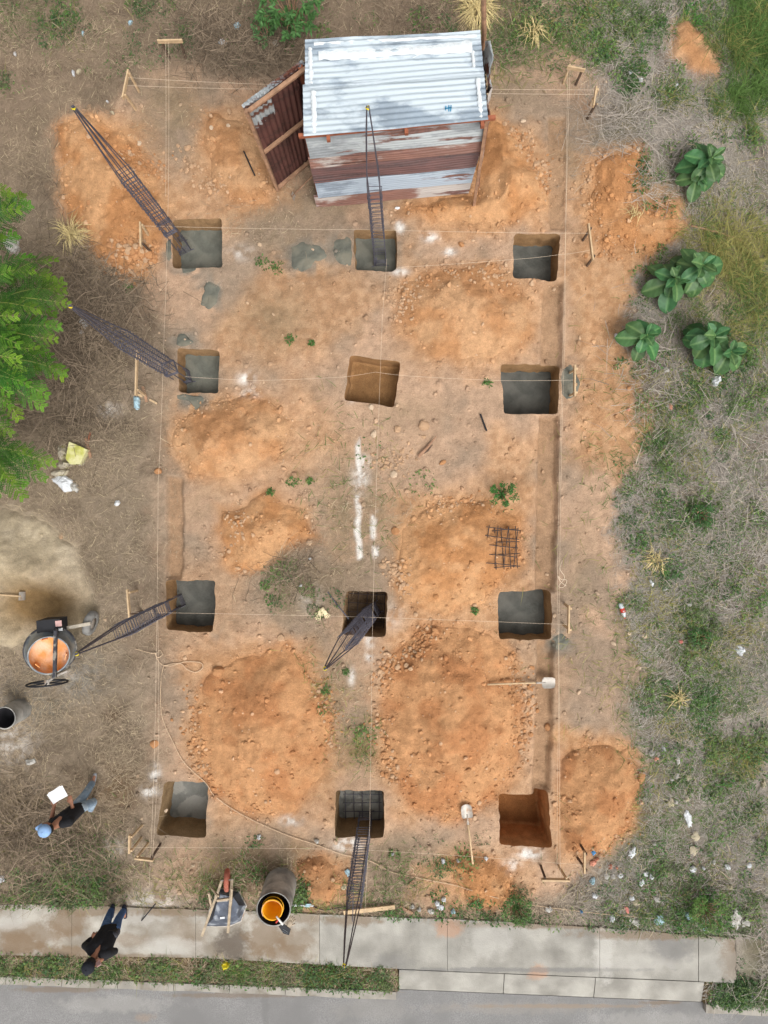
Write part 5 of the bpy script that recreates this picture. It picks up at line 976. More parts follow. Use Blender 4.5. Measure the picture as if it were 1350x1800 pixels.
# ================================================================ VEGETATION
def pitmask(x, y, pad=.03):
    m = np.zeros(len(x), bool)
    for O in OUT:
        lo, hi = O.min(0) - .1, O.max(0) + .1; s_ = np.where((x > lo[0]) & (x < hi[0]) & (y > lo[1]) & (y < hi[1]))[0]
        if len(s_): m[s_] |= sdpoly(x[s_], y[s_], O) > -pad
    return m
def heapmask(x, y):
    d = np.full(len(x), -9.)
    wx, wy = warp(x, y, .17, 1.5, 5)
    for P in HP: d = np.maximum(d, sdpoly(wx, wy, P))
    return d
SHED = np.array([(-1.25, 5.75), (1.62, 6.0), (1.75, 7.2), (-1.2, 7.05)])
def paved(u, v): return (v > vt(u) + 3) & (v < vb(u) - 1) & (u < 1333) | (u > 700) & (u < 1238) & (v > vt(u)) & (v < vk(u) + 4) | (v > vk(u) - 1)
def blades(name, x, y, az, pitch, L, wd, col, z0, curl, kind_mat, label=None):
    """each blade a bent tapering strip, three faces"""
    n = len(x); z = hzv(x, y) + z0; d = np.stack([np.cos(az), np.sin(az)], 1); s = np.stack([-np.sin(az), np.cos(az)], 1)
    V = np.zeros((n, 5, 3), np.float32); h1 = L * .5
    for k, (f, wf) in enumerate(((0, 1), (.5, .85))):
        hx = d * (L * f * np.cos(pitch))[:, None] + s * (curl * f * f * L)[:, None]; hz_ = L * f * np.sin(pitch)
        for q, sg in ((0, -1), (1, 1)):
            V[:, k * 2 + q, 0] = x + hx[:, 0] + s[:, 0] * wd * .5 * wf * sg; V[:, k * 2 + q, 1] = y + hx[:, 1] + s[:, 1] * wd * .5 * wf * sg; V[:, k * 2 + q, 2] = z + hz_ + sg * wd * .12
    hx = d * (L * np.cos(pitch * .6))[:, None] + s * (curl * L)[:, None]
    V[:, 4, 0] = x + hx[:, 0]; V[:, 4, 1] = y + hx[:, 1]; V[:, 4, 2] = z + L * np.sin(pitch) * .75
    b = np.arange(n)[:, None] * 5; me_ = mesh_np(name, V.reshape(-1, 3), [b + np.array([[0, 1, 3, 2]]), b + np.array([[2, 3, 4]])], kind_mat, np.repeat(col, 5, 0), True)
    return stuff(link(name, me_))
def cand(n, u0=-120, u1=1470, v0=-130, v1=1790):
    u = rng.uniform(u0, u1, n); v = rng.uniform(v0, v1, n); return (u - 675) * H / F, (900 - v) * H / F, u, v
# dry straw litter
x, y, u, v = cand(560000)
bm = bare_mask(x, y); dens = (1 - bm) ** 1.3
nz = fbm(x, y, 1.0, 3, 400); dens = dens * (.35 + .65 * ss(.3, .6, nz))
dens = np.maximum(dens, .22 * ss(330, 250, u) * ss(470, 600, v))
for u0, v0, a, b, s_ in ((520,1015,55,45,1),(630,900,70,100,.22),(600,1230,40,100,.22),(440,1540,110,45,.5),(470,395,70,30,.3),(690,1560,40,40,.6),(1010,260,25,80,.12),(560,1090,50,40,.15),(300,190,60,60,.25),(480,1650,60,30,.35),(100,1660,50,60,.4),(540,320,30,30,.4),(890,140,80,40,.25)): dens = np.maximum(dens, s_ * blob(u, v, u0, v0, a, b))
dens = np.where(blob(u, v, 1230, 85, 45, 55) > .45, dens * .1, dens); hm_ = heapmask(x, y); dens *= ss(.08, -.12, hm_)
ok = (rng.random(len(x)) < dens) & ~pitmask(x, y) & ~(sdpoly(x, y, SHED) > 0) & ~(paved(u, v) & ~((v < vb(u)) & (u < 560) & (fbm(x, y, 1.5, 2, 401) > .56)))
x, y, u, v = x[ok], y[ok], u[ok], v[ok]; n = len(x)
swirl = fbm(x, y, .9, 2, 402) * 14; az = np.where(rng.random(n) < .55, swirl + rng.normal(0, .5, n), rng.uniform(0, 6.283, n))
right = ss(900, 1100, u)[:, None]; topm = ss(420, 200, v)[:, None] * (1 - right); t = rng.random(n)[:, None]
c = lin(164, 146, 122) * (1 - right) + lin(168, 160, 150) * right; c = c * (1 - topm) + lin(150, 132, 110) * topm
patch = fbm(x, y, 1.3, 3, 403)[:, None]; c = c * (.62 + .6 * t) * (.75 + .5 * patch); c = np.where(t > .93, lin(200, 182, 148), c)
yel = (blob(u, v, 1290, 490, 80, 90) + blob(u, v, 60, 1450, 110, 60) * .7 + blob(u, v, 130, 440, 50, 60) * .5).clip(0, 1)[:, None]; c = c * (1 - yel * .6) + lin(178, 152, 98) * yel * .6 * (.6 + .6 * t)
dk = (blob(u, v, 150, 560, 80, 70) + blob(u, v, 80, 690, 70, 90) + blob(u, v, 60, 500, 50, 60) + blob(u, v, 60, 1450, 100, 50) * .5 + blob(u, v, 440, 80, 100, 40) * .6).clip(0, 1)[:, None]; c = c * (1 - .42 * dk)  # self-shadow of the brush piles put into the straw colour
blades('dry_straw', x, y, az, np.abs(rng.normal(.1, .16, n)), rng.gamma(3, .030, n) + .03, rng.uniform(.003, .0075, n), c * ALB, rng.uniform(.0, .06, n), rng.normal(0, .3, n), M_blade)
# brushwood: longer twigs in piles
xs = []; 
for u0, v0, a, b, k in ((150,560,60,50,1300),(110,640,70,60,800),(90,720,70,50,1000),(190,520,45,45,700),(60,500,40,60,260),(120,450,40,40,200),(390,90,50,30,800),(480,100,45,26,500),(1090,215,45,30,420),(40,1440,70,50,1500),(90,1490,60,36,900),(1340,1690,30,50,260),(515,1005,34,26,150),(1150,640,50,70,260),(1300,860,70,80,420),(760,40,70,30,260),(350,40,70,30,220),(60,40,80,50,200),(30,1580,40,15,80),(1130,310,40,50,220),(150,400,40,90,220)):
    xs.append(np.stack([rng.normal(u0, a, k), rng.normal(v0, b, k)], 1))
P_ = np.concatenate(xs); x = (P_[:, 0] - 675) * H / F; y = (900 - P_[:, 1]) * H / F; u, v = P_[:, 0], P_[:, 1]; ok = ~pitmask(x, y, .1) & ~paved(u, v) & ~(sdpoly(x, y, SHED) > -.1) & (heapmask(x, y) < .05); x, y, u, v = x[ok], y[ok], u[ok], v[ok]; n = len(x)
t = rng.random(n)[:, None]; c = lin(146, 128, 108) * (.3 + 1.0 * t ** 1.5); r_ = ss(900, 1100, u)[:, None]; c = c * (1 - r_) + lin(170, 160, 148) * (.5 + .7 * t) * r_
blades('dry_brush', x, y, rng.uniform(0, 6.283, n), rng.normal(.12, .15, n), rng.gamma(4, .075, n) + .08, rng.uniform(.0045, .0105, n), c * ALB, rng.uniform(.02, .2, n), rng.normal(0, .35, n), M_blade)

# green weeds: plants made of many small leaves
def leaves(name, cx, cy, czz, rad, nl, size, base, spread=.5):
    """clusters of pointed leaves; arrays per plant"""
    tot = int(nl.sum()); pid = np.repeat(np.arange(len(cx)), nl); th = rng.uniform(0, 6.283, tot); rr = rad[pid] * np.sqrt(rng.random(tot)) ; x = cx[pid] + np.cos(th) * rr; y = cy[pid] + np.sin(th) * rr
    z = hzv(x, y) + .012 + czz[pid] * rng.random(tot) * (1 - .6 * (rr / rad[pid]) ** 2); L = size[pid] * rng.uniform(.6, 1.3, tot); az = th + rng.normal(0, .9, tot); pit = rng.normal(.15, .4, tot)
    d = np.stack([np.cos(az) * np.cos(pit), np.sin(az) * np.cos(pit), np.sin(pit)], 1); s = np.stack([-np.sin(az), np.cos(az), rng.normal(0, .35, tot)], 1); p = np.stack([x, y, z], 1); wd = L * rng.uniform(.28, .5, tot)
    V = np.stack([p, p + d * (L * .45)[:, None] + s * (wd * .5)[:, None], p + d * L[:, None] - np.array([0, 0, .2]) * L[:, None], p + d * (L * .45)[:, None] - s * (wd * .5)[:, None]], 1)
    col = base[pid] * (.6 + .75 * rng.random(tot))[:, None] * (.8 + .4 * vnoise(x * 3, y * 3, 77))[:, None]; b = np.arange(tot)[:, None] * 4
    return mesh_np(name, V.reshape(-1, 3), [b + np.array([[0, 1, 2]]), b + np.array([[0, 2, 3]])], M_leaf, np.repeat(col, 4, 0) * ALB, True)
GC = [(1250,640,55,50),(1200,700,40,46),(1310,700,40,40),(1180,745,25,16),(1300,620,30,30),(1160,880,28,20),(1225,900,26,40),(1180,925,18,14),(1170,1000,28,20),(1215,1075,24,16),(1225,1115,34,46),(1120,945,18,12),(1110,1060,18,10),(1280,1030,40,20),(1330,1060,25,16),(505,1010,34,16),(490,1040,24,8),(560,1060,20,5),(1180,1230,36,26),(1240,1240,28,24),(1270,1200,30,12),(1250,1320,34,40),(1330,1320,34,50),(1270,1370,30,30),(1320,1420,30,24),(1160,1330,22,14),(1210,1370,30,20),(1100,1610,34,16),(1235,1590,38,34),(1310,1580,34,26),(1180,1560,40,20),(1140,1500,36,18),(1060,1615,24,10),(1135,1608,30,12),(1215,1625,26,16),(1180,1615,22,22),(1260,1625,20,12),(905,1590,22,10),(912,1612,14,22),(850,1605,30,8),(690,1608,16,14),(697,1625,8,10),(1310,1745,34,110),(1275,1755,20,50),(1350,1740,20,30),(1300,1780,36,30),
      (30,1575,30,34),(75,1572,26,30),(118,1570,28,44),(160,1575,24,40),(110,1530,34,24),(145,1500,34,20),(120,1590,18,20),(185,1560,24,14),(160,1535,30,20),(120,25,26,16),(100,60,26,14),(130,40,14,10),(15,145,12,8),(105,55,10,10),(290,18,26,12),(240,12,16,10),(320,60,16,6),(440,1535,36,5),(380,1590,18,14),(365,1560,20,4),(530,1560,14,14),(525,1590,12,10),(530,1345,0,0),
      (1090,50,60,40),(1010,50,50,36),(950,40,44,26),(1115,20,40,20),(1040,60,40,26),(905,80,34,20),(1060,95,16,18),(1110,130,14,18),(1105,155,10,12),(1180,165,18,20),(1185,120,8,4),(1220,20,30,24),(1150,30,30,16),(920,20,40,20),(780,30,30,12),(740,45,26,8),(1210,260,10,4),(1320,240,14,14),(1280,110,18,10),(1340,560,30,20),(1310,540,20,14),(1150,780,20,16),(1100,920,12,8),(1240,1120,14,10),(820,1520,26,10),(770,1530,22,10),(640,1290,16,5),(645,1325,14,2),(555,1235,12,5),(545,1255,10,3),(700,1545,30,6),(450,1475,20,3),(540,1330,14,6),(1210,800,40,16),(1270,770,30,16),(330,700,0,0),(752,842,8,2),(640,800,8,1),(1330,1490,26,14),(1130,1230,24,8),(1290,960,40,12),(1110,860,26,8),(1330,900,24,10)]
pc = []
for u0, v0, sp, k in GC:
    if k: 
        q = np.stack([rng.normal(u0, sp * .62, k), rng.normal(v0, sp * .62, k)], 1); pc.append(q)
q = np.stack([rng.uniform(-60, 690, 430), np.zeros(430)], 1); q[:, 1] = vb(q[:, 0]) + 3 + rng.random(430) * (vk(q[:, 0]) - vb(q[:, 0]) + 2); keep = vnoise(q[:, 0] / 28, q[:, 1] / 60, 410) > .25; pc.append(q[keep])
q = np.stack([rng.uniform(1240, 1450, 60), np.zeros(60)], 1); q[:, 1] = vb(q[:, 0]) + 5 + rng.random(60) * 32; pc.append(q)
q = np.stack([rng.uniform(700, 1330, 90), np.zeros(90)], 1); q[:, 1] = vt(q[:, 0]) - np.abs(rng.normal(0, 9, 90)); q = q[:50]; pc.append(q)
q = np.stack([rng.uniform(1080, 1450, 1500), rng.uniform(-60, 1640, 1500)], 1); keep = fbm(q[:, 0] / 92, q[:, 1] / 92, 1.2, 3, 411) > .585; pc.append(q[keep])
q = np.stack([rng.uniform(-80, 900, 260), rng.uniform(-80, 130, 260)], 1); keep = fbm(q[:, 0] / 92, q[:, 1] / 92, 1.2, 3, 412) > .58; pc.append(q[keep])
Q_ = np.concatenate(pc); u, v = Q_[:, 0], Q_[:, 1]; x = (u - 675) * H / F; y = (900 - v) * H / F; ok = ~pitmask(x, y, .05) & ~(sdpoly(x, y, SHED) > -.1) & ~(paved(u, v) & (rng.random(len(u)) < .9)) & (heapmask(x, y) < .12)
x, y, u, v = x[ok], y[ok], u[ok], v[ok]; n = len(x)
GREENS = np.array([lin(84, 118, 58), lin(74, 106, 60), lin(106, 132, 68), lin(98, 112, 72), lin(76, 122, 54)]); gi = (fbm(x, y, .8, 2, 413) * 5.0 + rng.normal(0, .7, n)).clip(0, 4.9).astype(int)
stuff(link('ground_weeds', leaves('ground_weeds', x, y, rng.uniform(.04, .2, n), rng.gamma(4, .028, n) + .03, rng.integers(14, 46, n), rng.uniform(.03, .07, n), GREENS[gi] * .92)))
# green and yellowing grass blades
gx_ = []
for u0, v0, a, b, k in ((1310,90,34,60,5200),(1290,150,26,30,1500),(1345,60,25,60,2200),(1290,480,55,60,3800),(1340,520,40,60,2200),(1240,430,30,20,600),(1060,40,60,40,1600),(1320,1320,36,30,900),(1180,170,20,14,500),(1200,1060,60,60,700),(1230,1250,70,50,1200),(1180,1600,90,40,700),(1260,1480,90,90,900),(950,40,60,40,900),(110,1520,60,40,1200),(700,1560,60,40,500),(560,1580,60,20,300),(400,1560,90,30,900),(340,1704,340,9,2400),(1260,700,90,70,1600),(1240,980,110,110,2900),(1240,1180,100,90,2600),(1220,1400,90,70,1500),(1200,780,70,60,1200),(60,30,80,40,700),(620,860,50,80,350),(560,1240,30,60,250),(880,90,60,40,700),(1230,25,60,30,900),(640,1310,20,30,160)):
    gx_.append(np.stack([rng.normal(u0, a, k), rng.normal(v0, b, k), np.full(k, 1. if u0 > 1230 and v0 < 560 else 0.)], 1))
Q_ = np.concatenate(gx_); u, v, tall = Q_.T; x = (u - 675) * H / F; y = (900 - v) * H / F; ok = ~pitmask(x, y, .05) & ~(sdpoly(x, y, SHED) > -.05) & ~paved(u, v) & (heapmask(x, y) < .1) & (rng.random(len(u)) < ss(.32, .5, fbm(x, y, 2.2, 3, 420))); x, y, u, v, tall = [k[ok] for k in (x, y, u, v, tall)]; n = len(x)
t = rng.random(n)[:, None]; yl = (fbm(x, y, 1.5, 3, 421)[:, None] + rng.normal(0, .12, (n, 1))); yl = yl - .16 * (blob(u, v, 1310, 100, 70, 90))[:, None]; c = np.where(yl > .57, lin(150, 144, 84), lin(88, 116, 58)) * (.6 + .6 * t)
cl = np.round(x / .16) * 7.1 + np.round(y / .16) * 3.3
blades('wild_grass', x, y, np.where(tall > 0, (cl * 12.9898 % 6.283) + rng.normal(0, .8, n), rng.uniform(0, 6.283, n)), rng.normal(.5, .25, n).clip(.05, 1.3), (rng.gamma(4, .035, n) + .05) * (1 + .9 * tall), rng.uniform(.005, .010, n), c * ALB, rng.uniform(0, .02, n), rng.normal(0, .25, n), M_blade)
# soil crumbs and pebbles
x, y, u, v = cand(150000, 60, 1180, 100, 1620); hm_ = heapmask(x, y); bm = bare_mask(x, y)
dens = bm * .12 + .75 * np.exp(-(hm_ / .16) ** 2) * (.3 + .7 * (fbm(x, y, 1.6, 3, 430) > .5)) + .10 * (hm_ > 0); dens *= .35 + 1.3 * ss(.42, .62, fbm(x, y, 2.3, 3, 431)); dens = np.where((u < 170) & (v > 880), .02, dens)
ok = (rng.random(len(x)) < dens) & ~pitmask(x, y, .02) & ~(sdpoly(x, y, SHED) > 0) & ~(v > vt(u)); x, y = x[ok], y[ok]; n = len(x)
sz = (.006 + rng.pareto(2.3, n) * .007).clip(.006, .05); A = rng.uniform(0, 6.283, n)
V = IV[None] * (1 + rng.normal(0, .16, (n, 12, 1))) * sz[:, None, None] * rng.uniform(.7, 1.2, (n, 1, 3)) * np.array([1, 1, .75]); ca, sa = np.cos(A)[:, None], np.sin(A)[:, None]
V = np.stack([V[:, :, 0] * ca - V[:, :, 1] * sa + x[:, None], V[:, :, 0] * sa + V[:, :, 1] * ca + y[:, None], V[:, :, 2] + (hzv(x, y) + sz * .3)[:, None]], 2)
c = groundcol(x, y) * 1.03; pale = rng.random(n)[:, None]; c = c * (.85 + .35 * rng.random((n, 1))); c = np.where(pale > .88, c * .5 + lin(205, 176, 146) * ALB * .5, c)
b = np.arange(n)[:, None, None] * 12; stuff(link('soil_crumbs', mesh_np('soil_crumbs', V.reshape(-1, 3), [(b + IF[None]).reshape(-1, 3)], M_clod, np.repeat(c, 12, 0), False))); print('crumbs', n)

# ---------------------------------------------------------------- single plants on the bare soil
def solo_leaves(name, u, v, rad, hgt, nl, size, col, label, cat, group=None):
    p = W(u, v); n0 = 4; cx = np.array([p.x] + [p.x + random.gauss(0, rad * .45) for _ in range(n0)]); cy = np.array([p.y] + [p.y + random.gauss(0, rad * .45) for _ in range(n0)])
    me_ = leaves(name, cx, cy, np.full(n0 + 1, hgt), np.full(n0 + 1, rad * .7), np.full(n0 + 1, nl), np.full(n0 + 1, size), np.tile(lin(*col), (n0 + 1, 1)))
    co = np.zeros(len(me_.vertices) * 3, np.float32); me_.vertices.foreach_get('co', co); co = co.reshape(-1, 3) - np.array([p.x, p.y, 0], np.float32); me_.vertices.foreach_set('co', co.ravel()); me_.update()
    return tag(link(name, me_, None, (p.x, p.y, 0)), label, cat, group)
for (u, v, r_, l) in ((466, 466, .13, 'green weed beside the largest concrete spill, left of the pair'), (484, 470, .10, 'green weed beside the largest concrete spill, right of the pair'), (510, 595, .10, 'small green weed on bare soil left of the bare brown pit'), (548, 605, .05, 'tiny green sprout next to the small weed left of the bare pit'), (855, 673, .07, 'small green weed at the left rim of the wide dark pit'), (515, 848, .09, 'small green weed above the low orange heap by the chalk lines'), (477, 864, .06, 'tiny green weed at the top of the low orange heap'), (545, 846, .06, 'sparse green weed right of the one above the low orange heap'), (835, 1072, .07, 'thin green sprout left of the dark right hand pit'), (228, 505, .07, 'pale green sprout at the foot of the top left heap'), (574, 1213, .07, 'green weed between the two big lower heaps, topmost'), (608, 1180, .05, 'faint green sprout by the middle string')):
    solo_leaves('weed', u, v, r_, .07, 14, .05, (84, 118, 56), l, 'weed', 'weeds sprouting on bare soil')
# sapling with feathery foliage and bush behind the shed
def branchy(u, v, hgt, rad, nb, nleaf, size, col, name, label, cat):
    p = W(u, v); p.z = hz(p.x, p.y); t = thing(name, label, cat, p); tips = []; sm = MB(); V = []; Fc = []; Cc = []
    for k in range(nb):
        a = k * 2.399 + random.uniform(-.3, .3); rr = rad * random.uniform(.45, 1); e = p + Vector((math.cos(a) * rr, math.sin(a) * rr, hgt * random.uniform(.5, 1))); m_ = p + (e - p) * .5 + Vector((0, 0, hgt * .2)); pts = [p - Vector((0, 0, .03)), m_, e]; sm.tube(pts, [.009, .006, .003], 5)
        for j in range(nleaf):
            f = random.uniform(.25, 1); q = (p * (1 - f) + m_ * f) if f < .5 else (m_ * (1 - f) + e * f); q = q + Vector([random.gauss(0, .03) for _ in range(3)]); az = a + random.choice((-1, 1)) * random.uniform(.5, 1.4); pi_ = random.uniform(-.3, .5); L = size * random.uniform(.6, 1.2)
            d = Vector((math.cos(az) * math.cos(pi_), math.sin(az) * math.cos(pi_), math.sin(pi_))); s = Vector((-math.sin(az), math.cos(az), random.uniform(-.4, .4))); b_ = len(V)
            V += [q - p, q + d * L * .45 + s * L * .18 - p, q + d * L - Vector((0, 0, L * .2)) - p, q + d * L * .45 - s * L * .18 - p]; Fc += [(b_, b_ + 1, b_ + 2), (b_, b_ + 2, b_ + 3)]; cc = lin(*col) * random.uniform(.6, 1.35) * ALB; Cc += [cc] * 4
    part('stem', sm, M_oldwood, t, p); link('foliage', mesh_np('foliage', np.array([tuple(q) for q in V]), [np.array(Fc)], M_leaf, np.array(Cc)), t)
branchy(880, 868, .45, .27, 11, 46, .06, (66, 112, 46), 'sapling', 'bright green feathery sapling on bare soil above the lying rebar mat', 'sapling')
branchy(514, 44, .8, .62, 26, 60, .11, (82, 124, 66), 'bush', 'leafy green bush behind the left corner of the tin shed', 'bush'); branchy(466, 66, .4, .3, 9, 30, .08, (84, 118, 70), 'bush', 'small green bush left of the larger bush behind the shed', 'bush'); branchy(905, 1588, .4, .3, 14, 50, .055, (80, 112, 50), 'bush', 'low leafy bush spilling over the pavement edge near the small orange heap', 'bush'); branchy(1233, 1590, .45, .42, 18, 55, .06, (86, 118, 48), 'bush', 'largest low green bush among the litter near the driveway', 'bush'); branchy(1228, 905, .3, .24, 12, 46, .055, (62, 102, 48), 'bush', 'small dark green bush in grey straw right of the trench', 'bush')
branchy(1225, 1118, .25, .2, 10, 40, .05, (68, 108, 50), 'bush', 'small green bush beside the pink foil ball', 'bush')
# straw coloured tussock at the top
def tussock(u, v, n_, L, label):
    p = W(u, v); p.z = hz(p.x, p.y); mb = MB()
    for k in range(n_):
        a = random.uniform(0, 6.283); l = L * random.uniform(.5, 1.1); pi_ = random.uniform(.3, 1.2); b_ = p + Vector((random.gauss(0, .05), random.gauss(0, .05), 0)); d = Vector((math.cos(a), math.sin(a), 0)); s = Vector((-d.y, d.x, 0)) * .005
        m_ = b_ + d * l * .45 * math.cos(pi_) + Vector((0, 0, l * .5)); e = b_ + d * l * .95 + Vector((0, 0, l * .35 * random.random())); mb.add([b_ - s, b_ + s, m_ + s, m_ - s, e], [(0, 1, 2, 3), (3, 2, 4)])
    return solo('tussock', mb, M_drygrass, p, label, 'grass tuft')
M_drygrass = mat('dry_grass', rgb(206, 186, 132), .9, .25, 14, 0)
tussock(838, 28, 340, .55, 'tall straw coloured grass tuft beside the tall post'); tussock(935, 62, 60, .4, 'sparse pale grass tuft right of the shed at the top'); tussock(1190, 1225, 40, .35, 'sparse pale stalks in the grass above the lower right litter'); tussock(1150, 985, 60, .35, 'broken pale stalks beside the trench side scrub'); tussock(95, 1655, 46, .4, 'dry pale tuft growing through the pavement at left'); tussock(565, 1665, 0 + 12, .2, 'few dry stalks lying on the pavement by the rebar cage'); tussock(130, 415, 120, .5, 'pale dry grass clump at the left foot of the top left heap'); tussock(1115, 380, 20, .3, 'few pale stalks by the upper right spoil')

# ---------------------------------------------------------------- broad leaved plants
def big_leaf(L, wd, droop, fold, seed):
    rr = random.Random(seed); nu, nv = 8, 12; V = []; Cc = []; ph = rr.random() * 6
    for j in range(nv + 1):
        t = j / nv; w_ = wd * (math.sin(math.pi * min(1, t * .93 + .05) ** 1.35) ** .8) if t < 1 else .004; w_ = max(w_, .012)
        ang = droop * t; xx = L * (t if abs(droop) < 1e-3 else math.sin(ang) / droop); zz = -L * (0 if abs(droop) < 1e-3 else (1 - math.cos(ang)) / droop)
        for i in range(nu + 1):
            s = (i / nu - .5) * 2; q = s * w_ / 2; up = abs(s) * w_ * fold + .012 * math.sin(t * 16 + ph + abs(s) * 3) * abs(s) - (.006 if abs(s) < .2 else 0); V.append((xx, q, zz + up))
            vein = 1 if abs(s) < .01 else 0; side = .5 + .5 * math.sin(t * 34 - abs(s) * 7); g = lin(66, 110, 62) * (.85 + .22 * side); Cc.append((g * (1 - vein * .4) + lin(140, 178, 112) * vein * .4) * ALB)
    q = np.array([(j * (nu + 1) + i, j * (nu + 1) + i + 1, (j + 1) * (nu + 1) + i + 1, (j + 1) * (nu + 1) + i) for j in range(nv) for i in range(nu)])
    return mesh_np('leaf', V, [q], M_big, np.array(Cc))
BLf = [big_leaf(.52, .33, .9, .10, 1), big_leaf(.50, .31, .6, .14, 2), big_leaf(.44, .29, 1.1, .08, 3), big_leaf(.34, .17, .4, .28, 4), big_leaf(.38, .23, .5, .18, 5)]
def broad(u, v, hgt, scale, nl, label, seed):
    rr = random.Random(seed); p = W(u, v, hgt); p.z = 0; g = hz(p.x, p.y); p.z = g; t = thing('broadleaf_plant', label, 'plant', p, 'broad leaved plants at the right')
    part('stem', MB().tube([p - Vector((0, 0, .05)), p + Vector((.02, .01, hgt * .5)), p + Vector((0, 0, hgt))], [.03, .025, .012], 8), M_stem, t, p)
    for k in range(nl):
        f = k / (nl - 1); az = k * 2.399 + rr.uniform(-.25, .25); z = hgt * (.45 + .55 * f); pit = -.12 + .95 * f ** 2.2 + rr.uniform(-.1, .1); me_ = BLf[rr.choice((0, 1, 2)) if f < .72 else (rr.choice((3, 4)) if f > .86 else 4)]
        o = link('leaf', me_, t, (0, 0, z)); o.rotation_euler = Euler((rr.uniform(-.45, .45), -pit, az), 'XYZ'); s = scale * 1.28 * (1.02 - .38 * f) * rr.uniform(.8, 1.14); o.scale = (s, s, s)
M_stem = mat('green_stem', rgb(120, 150, 84), .7, .15)
broad(1254, 275, .75, .80, 17, 'broad leaved plant standing alone in grey straw, uppermost', 1); broad(1232, 306, .45, .66, 9, 'smaller broad leaved plant tucked under the uppermost one', 2); broad(1238, 465, .85, .92, 19, 'broad leaved plant with bright upright leaves, top of the middle cluster', 3); broad(1190, 487, .65, .84, 16, 'broad leaved plant reaching over the orange spoil, left of the middle cluster', 4); broad(1139, 588, .7, .80, 14, 'broad leaved plant nearest the orange strip, lower left', 5); broad(1258, 590, .8, .92, 18, 'darkest broad leaved plant, above the white bag', 6); broad(1287, 618, .6, .80, 14, 'broad leaved plant at lower right beside the green ground cover', 7)

# ---------------------------------------------------------------- ferny tree at the left edge
def frond_mesh(L, seed):
    rr = random.Random(seed); V = []; Fc = []; Cc = []
    def add(p, d, s, l, w_, c_):
        b_ = len(V); V.extend([p, p + d * l * .5 + s * w_ * .5, p + d * l, p + d * l * .5 - s * w_ * .5]); Fc.append((b_, b_ + 1, b_ + 2, b_ + 3)); Cc.extend([c_] * 4)
    def ax(t): return Vector((L * t, 0, .16 * L * math.sin(t * 2.4) - .22 * L * t * t))
    n_ = 10
    for k in range(n_):
        t = .12 + .86 * k / (n_ - 1); p = ax(t); lp = L * .32 * math.sin(math.pi * (.16 + .78 * t)) ** .8 * rr.uniform(.75, 1.1)
        for sg in (-1, 1):
            a = sg * (1.25 - .5 * t) + rr.uniform(-.12, .12); d = Vector((math.cos(a), math.sin(a), -.15 + rr.uniform(-.3, .3))).normalized(); s2 = Vector((-d.y, d.x, 0)); fresh = ss(.55, 1, np.array(t)); m_ = 9
            for j in range(m_):
                f = (j + .6) / m_; q = p + d * lp * f - Vector((0, 0, .10 * lp * f * f)); c_ = (lin(50, 100, 32) * (1 - fresh) + lin(100, 148, 42) * fresh) * rr.uniform(.7, 1.25) * ALB
                for s3 in (-1, 1): add(q, (d * .45 + s2 * s3).normalized(), d, .036 * (1.15 - .55 * f) * L / .85, .026 * L / .85, c_)
    for k in range(8):
        p0, p1 = ax(k / 8), ax((k + 1) / 8); b_ = len(V); w_ = Vector((0, .007, 0)); V.extend([p0 - w_, p0 + w_, p1 + w_, p1 - w_]); Fc.append((b_, b_ + 1, b_ + 2, b_ + 3)); Cc.extend([lin(120, 140, 70) * ALB] * 4)
    return mesh_np('frond', np.array([tuple(p) for p in V]), [np.array(Fc)], M_frond, np.array(Cc), False)
FR = [frond_mesh(.9, k) for k in range(4)]
tp = W(-95, 640); tp.z = 0; tree = thing('ferny_tree', 'bright green tree with feathery fronds reaching in from the left edge', 'tree', tp)
part('trunk', MB().tube([tp - Vector((0, 0, .2)), tp + Vector((.05, .1, 1.1)), tp + Vector((.1, 0, 2.2))], [.12, .09, .06], 10), M_oldwood, tree, tp, True)
TIPS = [(44,352,25,2.7),(30,372,5,2.6),(22,345,45,2.5),(98,458,22,3.0),(60,478,10,2.8),(108,508,8,3.0),(119,536,-8,3.1),(104,498,30,2.8),(30,560,0,3.2),(28,600,-15,3.3),(97,600,-12,2.9),(30,635,-20,3.3),(108,650,-12,2.9),(110,658,-30,2.7),(70,690,-30,2.9),(46,672,-10,3.2),(64,712,-40,2.7),(24,650,-60,3.2),(12,690,-50,3.2),(90,812,-15,2.5),(72,842,-38,2.5),(40,868,-50,2.4),(25,845,-60,2.5),(48,795,-10,2.6),(6,835,-70,2.5),(15,760,-45,2.8),(25,480,20,2.9),(40,440,40,2.7),(70,545,-5,3.1),(75,570,5,2.7),(55,610,0,3.0),(65,640,10,2.6),(12,530,15,3.2),(20,580,-25,3.1),(55,520,25,2.9),(18,710,-35,2.8),(35,730,-55,2.6),(-10,400,60,2.6),(-20,560,0,3.4),(-20,650,-20,3.4),(-30,760,-60,2.9),(-30,480,45,3.0),(-40,600,30,3.4),(-60,700,-80,3.1),(-70,520,80,3.1),(-120,560,120,3.2),(-140,660,170,3.2),(-120,740,-120,3.0),(-160,600,150,3.0),(15,400,40,2.4),(85,480,0,2.6),(80,620,-25,2.6),(100,575,-2,2.8),(20,800,-30,2.4),(60,820,-50,2.2)]
bases = []
TIPS += [(u - random.uniform(10, 45), v + random.uniform(-30, 30), dg + random.uniform(-50, 50), z - random.uniform(.4, 1.0)) for u, v, dg, z in TIPS[::2]]
